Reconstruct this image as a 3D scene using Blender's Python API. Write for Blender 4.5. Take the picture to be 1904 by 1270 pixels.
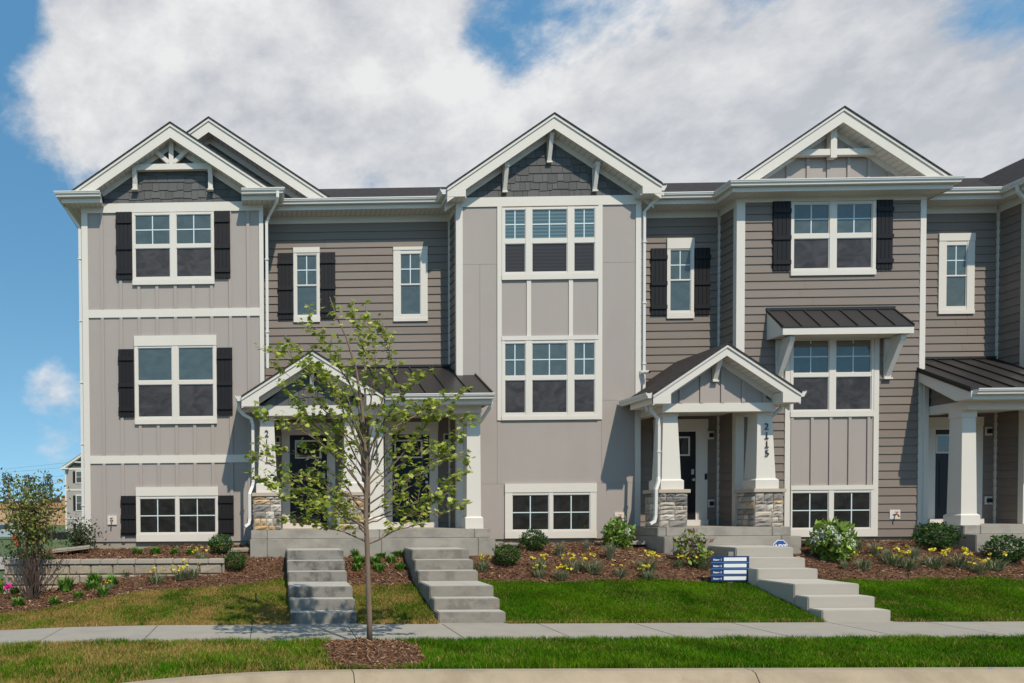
import bpy, math, random
import numpy as np
from mathutils import Vector, Matrix

random.seed(11)
rng = np.random.default_rng(11)
scene = bpy.context.scene
for o in list(bpy.data.objects):
    bpy.data.objects.remove(o)
col = scene.collection

# ------------------------------------------------------------------ camera
IMG_W, IMG_H = 1904, 1270
FOC = 1350.0                     # focal length in photo pixels
PPX, PPY = 472.0, 982.0          # principal point (lens shift)
EYE = 1.77                       # metres above the pavement
YAW, PITCH, ROLL = 0.021, 0.020, 0.0075
_f = Vector((-math.sin(YAW) * math.cos(PITCH), math.cos(YAW) * math.cos(PITCH), -math.sin(PITCH)))
_r0 = Vector((math.cos(YAW), math.sin(YAW), 0))
_u0 = _r0.cross(_f)
_r = _r0 * math.cos(ROLL) - _u0 * math.sin(ROLL)
_u = _r0 * math.sin(ROLL) + _u0 * math.cos(ROLL)
cam_data = bpy.data.cameras.new("camera")
cam = bpy.data.objects.new("camera", cam_data)
col.objects.link(cam)
cam.matrix_world = Matrix(((_r.x, _u.x, -_f.x, 0), (_r.y, _u.y, -_f.y, 0), (_r.z, _u.z, -_f.z, EYE), (0, 0, 0, 1)))
cam_data.sensor_fit = 'HORIZONTAL'
cam_data.sensor_width = 36
cam_data.lens = 36 * FOC / IMG_W
cam_data.shift_x = (IMG_W / 2 - PPX) / IMG_W
cam_data.shift_y = (PPY - IMG_H / 2) / IMG_W
cam_data.clip_start = 0.1
cam_data.clip_end = 3000
scene.camera = cam

# ------------------------------------------------------------------ sun, sky, exposure
SUN_EL, SUN_AZ = math.radians(53), math.radians(17)      # azimuth to the right, behind the camera
sdir = Vector((math.sin(SUN_AZ) * math.cos(SUN_EL), -math.cos(SUN_AZ) * math.cos(SUN_EL), math.sin(SUN_EL)))
sun_data = bpy.data.lights.new("sun", 'SUN')
sun_data.energy = 4.2
sun_data.angle = math.radians(0.8)
sun_data.color = (1.0, 0.92, 0.80)
sun = bpy.data.objects.new("sun", sun_data)
sun.rotation_euler = sdir.to_track_quat('Z', 'Y').to_euler()
sun.location = sdir * 60
col.objects.link(sun)

world = bpy.data.worlds.new("World")
scene.world = world
world.use_nodes = True
wt = world.node_tree
wt.nodes.clear()


def N(t, kind, **kw):
    n = t.nodes.new(kind)
    for k, v in kw.items():
        setattr(n, k, v)
    return n


def math_node(t, op, a, b=None, clamp=False):
    n = N(t, 'ShaderNodeMath', operation=op)
    n.use_clamp = clamp
    for i, v in enumerate((a, b)):
        if v is None:
            continue
        if isinstance(v, (int, float)):
            n.inputs[i].default_value = v
        else:
            t.links.new(v, n.inputs[i])
    return n.outputs[0]


def build_sky():
    t = wt
    out = N(t, 'ShaderNodeOutputWorld')
    bg = N(t, 'ShaderNodeBackground')
    bg.inputs['Strength'].default_value = 0.115
    sky = N(t, 'ShaderNodeTexSky', sky_type='NISHITA')
    sky.sun_disc = False
    sky.sun_elevation = SUN_EL
    sky.sun_rotation = math.pi - SUN_AZ
    sky.air_density = 1.7
    sky.dust_density = 0.1
    sky.ozone_density = 2.2
    tc = N(t, 'ShaderNodeTexCoord')
    gen = tc.outputs['Generated']
    lift = N(t, 'ShaderNodeVectorMath', operation='ADD')      # clear, dry air: no pale band along the horizon
    lift.inputs[1].default_value = (0, 0, 0.26)
    t.links.new(gen, lift.inputs[0])
    t.links.new(lift.outputs[0], sky.inputs['Vector'])
    hs = N(t, 'ShaderNodeHueSaturation')
    hs.inputs['Hue'].default_value = 0.488
    hs.inputs['Saturation'].default_value = 1.24
    hs.inputs['Value'].default_value = 1.40
    t.links.new(sky.outputs[0], hs.inputs['Color'])

    def noise(loc, scale, detail, rough, squash, dist=0.0):
        mp = N(t, 'ShaderNodeMapping')
        mp.inputs['Scale'].default_value = (1.0, 1.0, squash)
        mp.inputs['Location'].default_value = loc
        t.links.new(gen, mp.inputs['Vector'])
        n = N(t, 'ShaderNodeTexNoise')
        n.inputs['Scale'].default_value = scale
        n.inputs['Detail'].default_value = detail
        n.inputs['Roughness'].default_value = rough
        n.inputs['Distortion'].default_value = dist
        t.links.new(mp.outputs[0], n.inputs['Vector'])
        return n.outputs['Fac']

    sx, sy, sz = SKY_SHIFT
    base = noise((sx, sy, sz), 2.9, 14, 0.62, 1.5, 0.1)      # the clouds
    above = noise((sx + 0.012, sy, sz + 0.055), 2.9, 14, 0.62, 1.5, 0.1)   # the same, looked up a little higher
    puff = noise((2.1, 0.4, 0.1), 7.5, 8, 0.55, 1.6)
    broad = noise((5.3, 1.4, 3.1), 2.2, 3, 0.5, 1.6)
    dens = base
    # where this sky's cloud banks and gaps lie: (photo px, radius, weight)
    for (px, py, rad, wgt) in SKY_BANKS:
        d = (_f + _r * ((px - PPX) / FOC) + _u * ((PPY - py) / FOC)).normalized()
        dt = N(t, 'ShaderNodeVectorMath', operation='DISTANCE')
        t.links.new(gen, dt.inputs[0])
        dt.inputs[1].default_value = d
        m = N(t, 'ShaderNodeMapRange', interpolation_type='SMOOTHSTEP')
        m.inputs['From Max'].default_value = rad
        m.inputs['To Min'].default_value = wgt
        m.inputs['To Max'].default_value = 0.0
        t.links.new(dt.outputs['Value'], m.inputs['Value'])
        dens = math_node(t, 'ADD', dens, m.outputs[0])
    dens = math_node(t, 'ADD', dens, math_node(t, 'MULTIPLY', math_node(t, 'SUBTRACT', puff, 0.5), 0.12))
    fac = N(t, 'ShaderNodeMapRange', interpolation_type='SMOOTHSTEP')
    fac.inputs['From Min'].default_value = 0.505
    fac.inputs['From Max'].default_value = 0.665
    t.links.new(dens, fac.inputs['Value'])
    # cloud light: billows lit from above, broad greyer undersides
    lit = math_node(t, 'MULTIPLY', math_node(t, 'SUBTRACT', base, above), 3.2)
    tone = math_node(t, 'ADD', math_node(t, 'MULTIPLY', broad, 1.5), math_node(t, 'MULTIPLY', puff, 0.6))
    shade = math_node(t, 'SUBTRACT', math_node(t, 'ADD', tone, lit), 0.60)
    ramp = N(t, 'ShaderNodeValToRGB')
    cr = ramp.color_ramp
    cr.elements[0].position = 0.10
    cr.elements[0].color = (4.8, 4.9, 5.2, 1)
    cr.elements[1].position = 0.78
    cr.elements[1].color = (7.7, 7.6, 7.5, 1)
    t.links.new(shade, ramp.inputs[0])
    mix = N(t, 'ShaderNodeMix', data_type='RGBA')
    t.links.new(math_node(t, 'MULTIPLY', fac.outputs[0], 0.93), mix.inputs['Factor'])
    t.links.new(hs.outputs[0], mix.inputs['A'])
    t.links.new(ramp.outputs[0], mix.inputs['B'])
    t.links.new(mix.outputs['Result'], bg.inputs['Color'])
    t.links.new(bg.outputs[0], out.inputs['Surface'])


SKY_SHIFT = (0.35, 0.0, 0.22)
SKY_BANKS = [(190, 110, 0.24, 0.24), (420, 120, 0.30, 0.16), (620, 170, 0.34, 0.14), (1350, 230, 0.42, 0.20), (860, 260, 0.30, 0.14), (1750, 170, 0.32, 0.16), (1500, 20, 0.16, 0.06), (1250, 380, 0.34, 0.15), (400, 260, 0.22, 0.10), (1800, 330, 0.22, 0.10),
             (-110, 440, 0.34, -0.28), (1170, 20, 0.20, -0.20), (1900, -20, 0.20, -0.20), (20, 20, 0.10, -0.14),
             (950, 130, 0.10, -0.16), (860, 30, 0.10, -0.10), (60, 250, 0.16, 0.14), (640, 330, 0.12, -0.06), (1430, 20, 0.07, -0.08), (80, 700, 0.07, 0.16), (700, 350, 0.10, -0.05)]
build_sky()
scene.view_settings.view_transform = 'Standard'
scene.view_settings.look = 'None'
scene.view_settings.exposure = 0.0
scene.view_settings.gamma = 1.0
scene.cycles.use_denoising = True
scene.cycles.max_bounces = 6
scene.cycles.diffuse_bounces = 3
scene.cycles.transparent_max_bounces = 6


# ------------------------------------------------------------------ pixel to place
def at(px, py, Y):
    """The point on the vertical plane y = Y that the photo pixel looks at."""
    d = _f + _r * ((px - PPX) / FOC) + _u * ((PPY - py) / FOC)
    t = Y / d.y
    return d.x * t, EYE + d.z * t


def AX(px, py, Y):
    return at(px, py, Y)[0]


def AZ(px, py, Y):
    return at(px, py, Y)[1]


def sstep(a, b, x):
    t = np.clip((np.asarray(x, float) - a) / (b - a), 0, 1)
    return t * t * (3 - 2 * t)


def ground_h(x, y):
    x = np.asarray(x, float)
    y = np.asarray(y, float)
    right = np.interp(y, [7.8, 8.35, 10.0, 11.5, 13.5, 14.6, 16.0, 30, 45], [-0.06, -0.035, 0, 0, 0.44, 0.90, 1.08, 1.08, 0.3])
    left = np.interp(y, [7.8, 8.35, 10.0, 11.5, 13.0, 14.0, 15.2, 18.0, 24.0], [-0.14, -0.13, -0.1, -0.1, 0.12, 0.27, 0.24, 0.0, -0.1])
    w = sstep(-2.3, -5.2, x)
    return right * (1 - w) + left * w


def ground_at(px, py, y0=7.0, y1=40.0):
    d = _f + _r * ((px - PPX) / FOC) + _u * ((PPY - py) / FOC)
    ys = np.linspace(y0, y1, 3300)
    ts = ys / d.y
    g = EYE + d.z * ts - ground_h(d.x * ts, ys)
    i = int(np.argmax(g < 0)) if (g < 0).any() else len(ys) - 1
    return float(d.x * ts[i]), float(ys[i])


# ------------------------------------------------------------------ materials
def mat(name, color, rough=0.65, var=0.06, scale=(3, 3, 3), objvar=0.0, bump=0.0, bscale=None, metallic=0.0,
        spec=0.35, stain=None, detail=5, lines=None):
    """Principled paint with world-space noise, per-piece variation, fine relief and optional darker stains."""
    m = bpy.data.materials.new(name)
    m.use_nodes = True
    t = m.node_tree
    b = t.nodes['Principled BSDF']
    b.inputs['Roughness'].default_value = rough
    b.inputs['Metallic'].default_value = metallic
    b.inputs['Specular IOR Level'].default_value = spec
    geo = N(t, 'ShaderNodeNewGeometry')
    mp = N(t, 'ShaderNodeMapping')
    mp.inputs['Scale'].default_value = scale
    t.links.new(geo.outputs['Position'], mp.inputs['Vector'])
    nz = N(t, 'ShaderNodeTexNoise')
    nz.inputs['Scale'].default_value = 1.0
    nz.inputs['Detail'].default_value = detail
    nz.inputs['Roughness'].default_value = 0.6
    t.links.new(mp.outputs[0], nz.inputs['Vector'])
    v = math_node(t, 'MULTIPLY_ADD', nz.outputs['Fac'], 2 * var)
    v.node.inputs[2].default_value = 1 - var
    if objvar:
        oi = N(t, 'ShaderNodeObjectInfo')
        r = math_node(t, 'MULTIPLY_ADD', oi.outputs['Random'], 2 * objvar)
        r.node.inputs[2].default_value = -objvar
        v = math_node(t, 'ADD', v, r)
    hsv = N(t, 'ShaderNodeHueSaturation')
    hsv.inputs['Color'].default_value = (*color, 1)
    t.links.new(v, hsv.inputs['Value'])
    out = hsv.outputs[0]
    if stain:
        amount, scol, sscale, lo, hi = (list(stain) + [0.48, 0.72])[:5]
        n2 = N(t, 'ShaderNodeTexNoise')
        n2.inputs['Scale'].default_value = sscale
        n2.inputs['Detail'].default_value = 6
        n2.inputs['Roughness'].default_value = 0.65
        t.links.new(geo.outputs['Position'], n2.inputs['Vector'])
        mr = N(t, 'ShaderNodeMapRange', interpolation_type='SMOOTHSTEP')
        mr.inputs['From Min'].default_value = lo
        mr.inputs['From Max'].default_value = hi
        mr.inputs['To Max'].default_value = amount
        t.links.new(n2.outputs['Fac'], mr.inputs['Value'])
        mx = N(t, 'ShaderNodeMix', data_type='RGBA')
        t.links.new(mr.outputs[0], mx.inputs['Factor'])
        t.links.new(out, mx.inputs['A'])
        mx.inputs['B'].default_value = (*scol, 1)
        out = mx.outputs['Result']
    if lines:
        axis, pitch, dark = lines
        sp = N(t, 'ShaderNodeSeparateXYZ')
        t.links.new(geo.outputs['Position'], sp.inputs[0])
        fr = math_node(t, 'FRACT', math_node(t, 'MULTIPLY', sp.outputs[axis], 1 / pitch))
        lm = N(t, 'ShaderNodeMapRange', interpolation_type='SMOOTHSTEP')
        lm.inputs['From Min'].default_value = 0.0
        lm.inputs['From Max'].default_value = 0.28
        lm.inputs['To Min'].default_value = 1 - dark
        lm.inputs['To Max'].default_value = 1.0
        t.links.new(fr, lm.inputs['Value'])
        h2 = N(t, 'ShaderNodeHueSaturation')
        t.links.new(out, h2.inputs['Color'])
        t.links.new(lm.outputs[0], h2.inputs['Value'])
        out = h2.outputs[0]
    t.links.new(out, b.inputs['Base Color'])
    if bump:
        mb = N(t, 'ShaderNodeMapping')
        mb.inputs['Scale'].default_value = bscale or scale
        t.links.new(geo.outputs['Position'], mb.inputs['Vector'])
        nb = N(t, 'ShaderNodeTexNoise')
        nb.inputs['Scale'].default_value = 1.0
        nb.inputs['Detail'].default_value = 6
        nb.inputs['Roughness'].default_value = 0.65
        t.links.new(mb.outputs[0], nb.inputs['Vector'])
        bp = N(t, 'ShaderNodeBump')
        bp.inputs['Strength'].default_value = bump
        bp.inputs['Distance'].default_value = 0.01
        t.links.new(nb.outputs['Fac'], bp.inputs['Height'])
        t.links.new(bp.outputs[0], b.inputs['Normal'])
    return m


def mat_attr(name, rough=0.7, translucent=0.0, spec=0.2, objvar=0.0):
    """Colour read from the mesh's own 'tint' attribute (each blade, leaf or chip has its own colour)."""
    m = bpy.data.materials.new(name)
    m.use_nodes = True
    t = m.node_tree
    b = t.nodes['Principled BSDF']
    b.inputs['Roughness'].default_value = rough
    b.inputs['Specular IOR Level'].default_value = spec
    a = N(t, 'ShaderNodeAttribute')
    a.attribute_name = 'tint'
    c = a.outputs['Color']
    if objvar:
        oi = N(t, 'ShaderNodeObjectInfo')
        h = N(t, 'ShaderNodeHueSaturation')
        r = math_node(t, 'MULTIPLY_ADD', oi.outputs['Random'], 2 * objvar)
        r.node.inputs[2].default_value = 1 - objvar
        t.links.new(r, h.inputs['Value'])
        t.links.new(c, h.inputs['Color'])
        c = h.outputs[0]
    t.links.new(c, b.inputs['Base Color'])
    if translucent:
        tr = N(t, 'ShaderNodeBsdfTranslucent')
        t.links.new(c, tr.inputs['Color'])
        mx = N(t, 'ShaderNodeMixShader')
        mx.inputs[0].default_value = translucent
        o = t.nodes['Material Output']
        t.links.new(b.outputs[0], mx.inputs[1])
        t.links.new(tr.outputs[0], mx.inputs[2])
        t.links.new(mx.outputs[0], o.inputs['Surface'])
    return m


def mat_glass(name, color, rough=0.02, ior=1.65, wave=0.0, blinds=False, cloudy=0.0, bump=0.05):
    m = bpy.data.materials.new(name)
    m.use_nodes = True
    t = m.node_tree
    b = t.nodes['Principled BSDF']
    b.inputs['Roughness'].default_value = rough
    b.inputs['IOR'].default_value = ior
    b.inputs['Base Color'].default_value = (*color, 1)
    geo = N(t, 'ShaderNodeNewGeometry')
    if blinds:
        sx = N(t, 'ShaderNodeSeparateXYZ')
        t.links.new(geo.outputs['Position'], sx.inputs[0])
        fr = math_node(t, 'FRACT', math_node(t, 'MULTIPLY', sx.outputs['Z'], 1 / 0.075))
        st = N(t, 'ShaderNodeMapRange', interpolation_type='SMOOTHSTEP')
        st.inputs['From Min'].default_value = 0.35
        st.inputs['From Max'].default_value = 0.75
        t.links.new(fr, st.inputs['Value'])
        mx = N(t, 'ShaderNodeMix', data_type='RGBA')
        t.links.new(st.outputs[0], mx.inputs['Factor'])
        mx.inputs['A'].default_value = (*color, 1)
        k_ = 1.75 if rough < 0.1 else 1.35
        mx.inputs['B'].default_value = (color[0] * k_, color[1] * k_, color[2] * k_, 1)
        t.links.new(mx.outputs['Result'], b.inputs['Base Color'])
    elif cloudy:
        mp = N(t, 'ShaderNodeMapping')
        mp.inputs['Scale'].default_value = (2.5, 2.5, 3.5)
        t.links.new(geo.outputs['Position'], mp.inputs['Vector'])
        nz = N(t, 'ShaderNodeTexNoise')
        nz.inputs['Scale'].default_value = 1
        nz.inputs['Detail'].default_value = 3
        nz.inputs['Distortion'].default_value = 1.6
        t.links.new(mp.outputs[0], nz.inputs['Vector'])
        mr = N(t, 'ShaderNodeMapRange')
        mr.inputs['From Min'].default_value = 0.35
        mr.inputs['From Max'].default_value = 0.7
        t.links.new(nz.outputs['Fac'], mr.inputs['Value'])
        mx = N(t, 'ShaderNodeMix', data_type='RGBA')
        t.links.new(mr.outputs[0], mx.inputs['Factor'])
        mx.inputs['A'].default_value = (*color, 1)
        mx.inputs['B'].default_value = (*[c * (1 + cloudy) for c in color], 1)
        t.links.new(mx.outputs['Result'], b.inputs['Base Color'])
    if bump:
        nb = N(t, 'ShaderNodeTexNoise')
        nb.inputs['Scale'].default_value = 1.3
        nb.inputs['Detail'].default_value = 1
        oi = N(t, 'ShaderNodeObjectInfo')                      # no two panes are set quite alike
        va = N(t, 'ShaderNodeVectorMath', operation='ADD')
        t.links.new(geo.outputs['Position'], va.inputs[0])
        vs = N(t, 'ShaderNodeVectorMath', operation='SCALE')
        vs.inputs[0].default_value = (7, 3, 11)
        t.links.new(oi.outputs['Random'], vs.inputs['Scale'])
        t.links.new(vs.outputs[0], va.inputs[1])
        t.links.new(va.outputs[0], nb.inputs['Vector'])
        bp = N(t, 'ShaderNodeBump')
        bp.inputs['Strength'].default_value = bump
        bp.inputs['Distance'].default_value = 0.05
        t.links.new(nb.outputs['Fac'], bp.inputs['Height'])
        t.links.new(bp.outputs[0], b.inputs['Normal'])
    return m


M = {}
M['white'] = mat('white_trim_paint', (0.67, 0.612, 0.525), 0.6, 0.06, (1.1, 1.1, 0.5), bump=0.04, bscale=(8, 60, 60))
M['metalwhite'] = mat('white_enamelled_metal', (0.655, 0.625, 0.56), 0.4, 0.05, (1.5, 1.5, 0.6))
M['greige'] = mat('greige_panel_paint', (0.372, 0.320, 0.280), 0.75, 0.07, (1.6, 1.6, 0.35), bump=0.14, bscale=(70, 70, 4), stain=(0.10, (0.22, 0.19, 0.155), 0.7))
M['greige_piece'] = mat('greige_batten_paint', (0.372, 0.320, 0.280), 0.75, 0.05, (1.2, 1.2, 0.6), objvar=0.02)
M['taupe'] = mat('taupe_lap_siding', (0.212, 0.170, 0.138), 0.7, 0.10, (2, 2, 30), objvar=0.06, bump=0.16, bscale=(5, 5, 110))
M['taupe_wall'] = mat('taupe_sheathing', (0.12, 0.105, 0.09), 0.8)
M['shake'] = mat('charcoal_shake', (0.100, 0.096, 0.089), 0.75, 0.12, (40, 40, 4), objvar=0.16, bump=0.2, bscale=(90, 90, 5))
M['shake_wall'] = mat('charcoal_sheathing', (0.03, 0.03, 0.03), 0.85)
M['black'] = mat('black_shutter_paint', (0.0150, 0.0130, 0.0135), 0.55, 0.1, (30, 30, 3), objvar=0.1, bump=0.1, bscale=(80, 80, 5), spec=0.22)
M['door'] = mat('black_door_paint', (0.009, 0.008, 0.0085), 0.4, 0.05, (2, 2, 2))
M['asphalt_roof'] = mat('asphalt_roof_shingle', (0.050, 0.043, 0.040), 0.95, 0.75, (9, 9, 9), bump=0.6, bscale=(30, 30, 60), detail=8, spec=0.1, lines=('Z', 0.092, 0.45))
M['metal_roof'] = mat('dark_bronze_roof_metal', (0.034, 0.029, 0.026), 0.42, 0.08, (2, 2, 2), metallic=0.2, spec=0.4)
M['concrete'] = mat('concrete', (0.33, 0.295, 0.245), 0.85, 0.18, (2.5, 2.5, 9), bump=0.3, bscale=(60, 60, 60), stain=(0.55, (0.19, 0.172, 0.148), 2.2, 0.45, 0.65), objvar=0.03)
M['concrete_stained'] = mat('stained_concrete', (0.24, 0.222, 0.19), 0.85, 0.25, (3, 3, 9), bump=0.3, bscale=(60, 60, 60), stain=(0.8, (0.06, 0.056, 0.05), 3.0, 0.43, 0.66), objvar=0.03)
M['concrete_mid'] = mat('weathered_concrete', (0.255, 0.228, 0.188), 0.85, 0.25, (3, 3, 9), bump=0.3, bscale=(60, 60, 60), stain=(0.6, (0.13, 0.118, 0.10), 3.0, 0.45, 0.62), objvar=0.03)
M['concrete_new'] = mat('clean_concrete', (0.40, 0.36, 0.30), 0.85, 0.05, (3, 3, 6), bump=0.15, bscale=(60, 60, 60), stain=(0.15, (0.33, 0.30, 0.25), 2.0), objvar=0.02)
M['walk'] = mat('pavement_concrete', (0.315, 0.28, 0.228), 0.85, 0.12, (3, 3, 3), bump=0.2, bscale=(50, 50, 50), stain=(0.35, (0.22, 0.20, 0.17), 1.6), objvar=0.05)
M['kerb'] = mat('kerb_concrete', (0.345, 0.272, 0.182), 0.85, 0.28, (3, 3, 3), bump=0.3, bscale=(40, 40, 40), stain=(0.5, (0.24, 0.175, 0.11), 1.6, 0.45, 0.65), objvar=0.04)
M['foundation'] = mat('foundation_concrete', (0.34, 0.30, 0.23), 0.9, 0.1, (3, 3, 3))
M['road'] = mat('asphalt_road', (0.05, 0.05, 0.05), 0.9, 0.15, (20, 20, 20), bump=0.3, bscale=(80, 80, 80))
M['soil'] = mat('dry_soil_under_grass', (0.10, 0.085, 0.035), 0.95, 0.35, (5, 5, 5), bump=0.5, bscale=(30, 30, 30))
M['soil_green'] = mat('far_grass', (0.075, 0.105, 0.030), 0.95, 0.3, (0.8, 0.8, 0.8), bump=0.4, bscale=(20, 20, 20))
M['mulch'] = mat('bark_mulch', (0.13, 0.066, 0.036), 0.95, 0.6, (28, 28, 28), bump=1.0, bscale=(45, 45, 45), detail=8)
M['mortar'] = mat('mortar', (0.20, 0.18, 0.155), 0.95, 0.1, (20, 20, 20))
M['cap'] = mat('limestone_cap', (0.47, 0.385, 0.295), 0.8, 0.06, (6, 6, 6), bump=0.2, bscale=(40, 40, 40))
STONE_COLORS = [(0.36, 0.31, 0.26), (0.25, 0.222, 0.195), (0.46, 0.395, 0.315), (0.53, 0.385, 0.225), (0.48, 0.31, 0.15), (0.185, 0.168, 0.152), (0.40, 0.345, 0.285), (0.54, 0.475, 0.39)]
for i_, c_ in enumerate(STONE_COLORS):
    M['stone%d' % i_] = mat('ledge_stone_%d' % i_, c_, 0.85, 0.22, (14, 14, 30), bump=0.7, bscale=(25, 25, 70), objvar=0.06)
M['block'] = mat('split_face_block', (0.345, 0.285, 0.212), 0.92, 0.24, (9, 9, 9), bump=0.9, bscale=(26, 26, 26), objvar=0.05)
M['blockcap'] = mat('block_cap', (0.37, 0.32, 0.255), 0.9, 0.10, (6, 6, 6), bump=0.4, bscale=(30, 30, 30), objvar=0.05)
M['bark'] = mat('young_tree_bark', (0.215, 0.152, 0.105), 0.9, 0.4, (18, 18, 5), bump=0.5, bscale=(70, 70, 14))
M['twig'] = mat('dark_twig_bark', (0.085, 0.055, 0.042), 0.9, 0.2, (10, 10, 10))
M['brass'] = mat('brass_tap', (0.42, 0.19, 0.09), 0.4, 0.1, metallic=0.8)
M['nickel'] = mat('satin_nickel', (0.62, 0.61, 0.59), 0.3, 0.05, metallic=0.9)
M['blackplastic'] = mat('black_plastic', (0.02, 0.02, 0.022), 0.45)
M['bronze'] = mat('bronze_numerals', (0.055, 0.038, 0.03), 0.45, 0.05)
M['signblue'] = mat('sign_blue', (0.014, 0.040, 0.120), 0.45, 0.05)
M['signwhite'] = mat('sign_white', (0.78, 0.78, 0.76), 0.5, 0.04)
M['signrule'] = mat('sign_rule_blue', (0.12, 0.22, 0.42), 0.5)
M['guardblue'] = mat('yard_sign_blue', (0.035, 0.10, 0.33), 0.4)
M['soffit'] = mat('white_vented_soffit', (0.66, 0.635, 0.58), 0.6, 0.03, (2, 2, 2), lines=('X', 0.11, 0.35))
M['pane'] = mat_glass('window_glass', (0.060, 0.077, 0.070), ior=1.62, cloudy=0.35, bump=0.10)
M['pane_blind'] = mat_glass('glass_over_blinds', (0.070, 0.105, 0.105), blinds=True)
M['pane_dark'] = mat_glass('dark_basement_glass', (0.017, 0.016, 0.014), ior=1.8, cloudy=1.0, bump=0.10)
M['screen'] = mat_glass('insect_screen', (0.034, 0.032, 0.033), rough=0.5, ior=1.3, cloudy=1.0, bump=0)
M['screen_blind'] = mat_glass('screen_over_blinds', (0.030, 0.029, 0.031), rough=0.5, ior=1.3, blinds=True, bump=0)
M['muntin'] = mat('pale_grille_bar', (0.62, 0.70, 0.68), 0.4, 0.02)
M['leaf'] = mat_attr('tree_leaf', 0.55, 0.42, 0.2, objvar=0.2)
M['foliage'] = mat_attr('shrub_leaf', 0.55, 0.2, 0.3)
M['grass'] = mat_attr('grass_blade', 0.7, 0.25, 0.06)
M['chips'] = mat_attr('bark_chip', 0.9, 0, 0.15)
M['petal'] = mat_attr('flower_petal', 0.6, 0.2, 0.2)

# ------------------------------------------------------------------ mesh and object helpers
WORLD_OF = {}


def put(o, parent=None):
    col.objects.link(o)
    WORLD_OF[o.name] = o.matrix_basis.copy()
    if parent is not None:
        o.parent = parent
        o.matrix_parent_inverse = WORLD_OF[parent.name].inverted()
    return o


def ob(name, mesh, parent=None, loc=(0, 0, 0), rot=(0, 0, 0), scale=(1, 1, 1), label=None):
    o = bpy.data.objects.new(name, mesh)
    o.matrix_basis = Matrix.LocRotScale(Vector(loc), __import__('mathutils').Euler(rot), Vector(scale))
    if label:
        o['label'] = label
    return put(o, parent)


def thing(name, label, cat, loc=(0, 0, 0), group=None):
    o = bpy.data.objects.new(name, None)
    o.empty_display_size = 0.2
    o.location = loc
    o.matrix_basis = Matrix.Translation(Vector(loc))
    o['label'] = label
    o['category'] = cat
    if group:
        o['group'] = group
    return put(o)


def tag(o, label, cat, group=None):
    o['label'] = label
    o['category'] = cat
    if group:
        o['group'] = group
    return o


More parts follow.
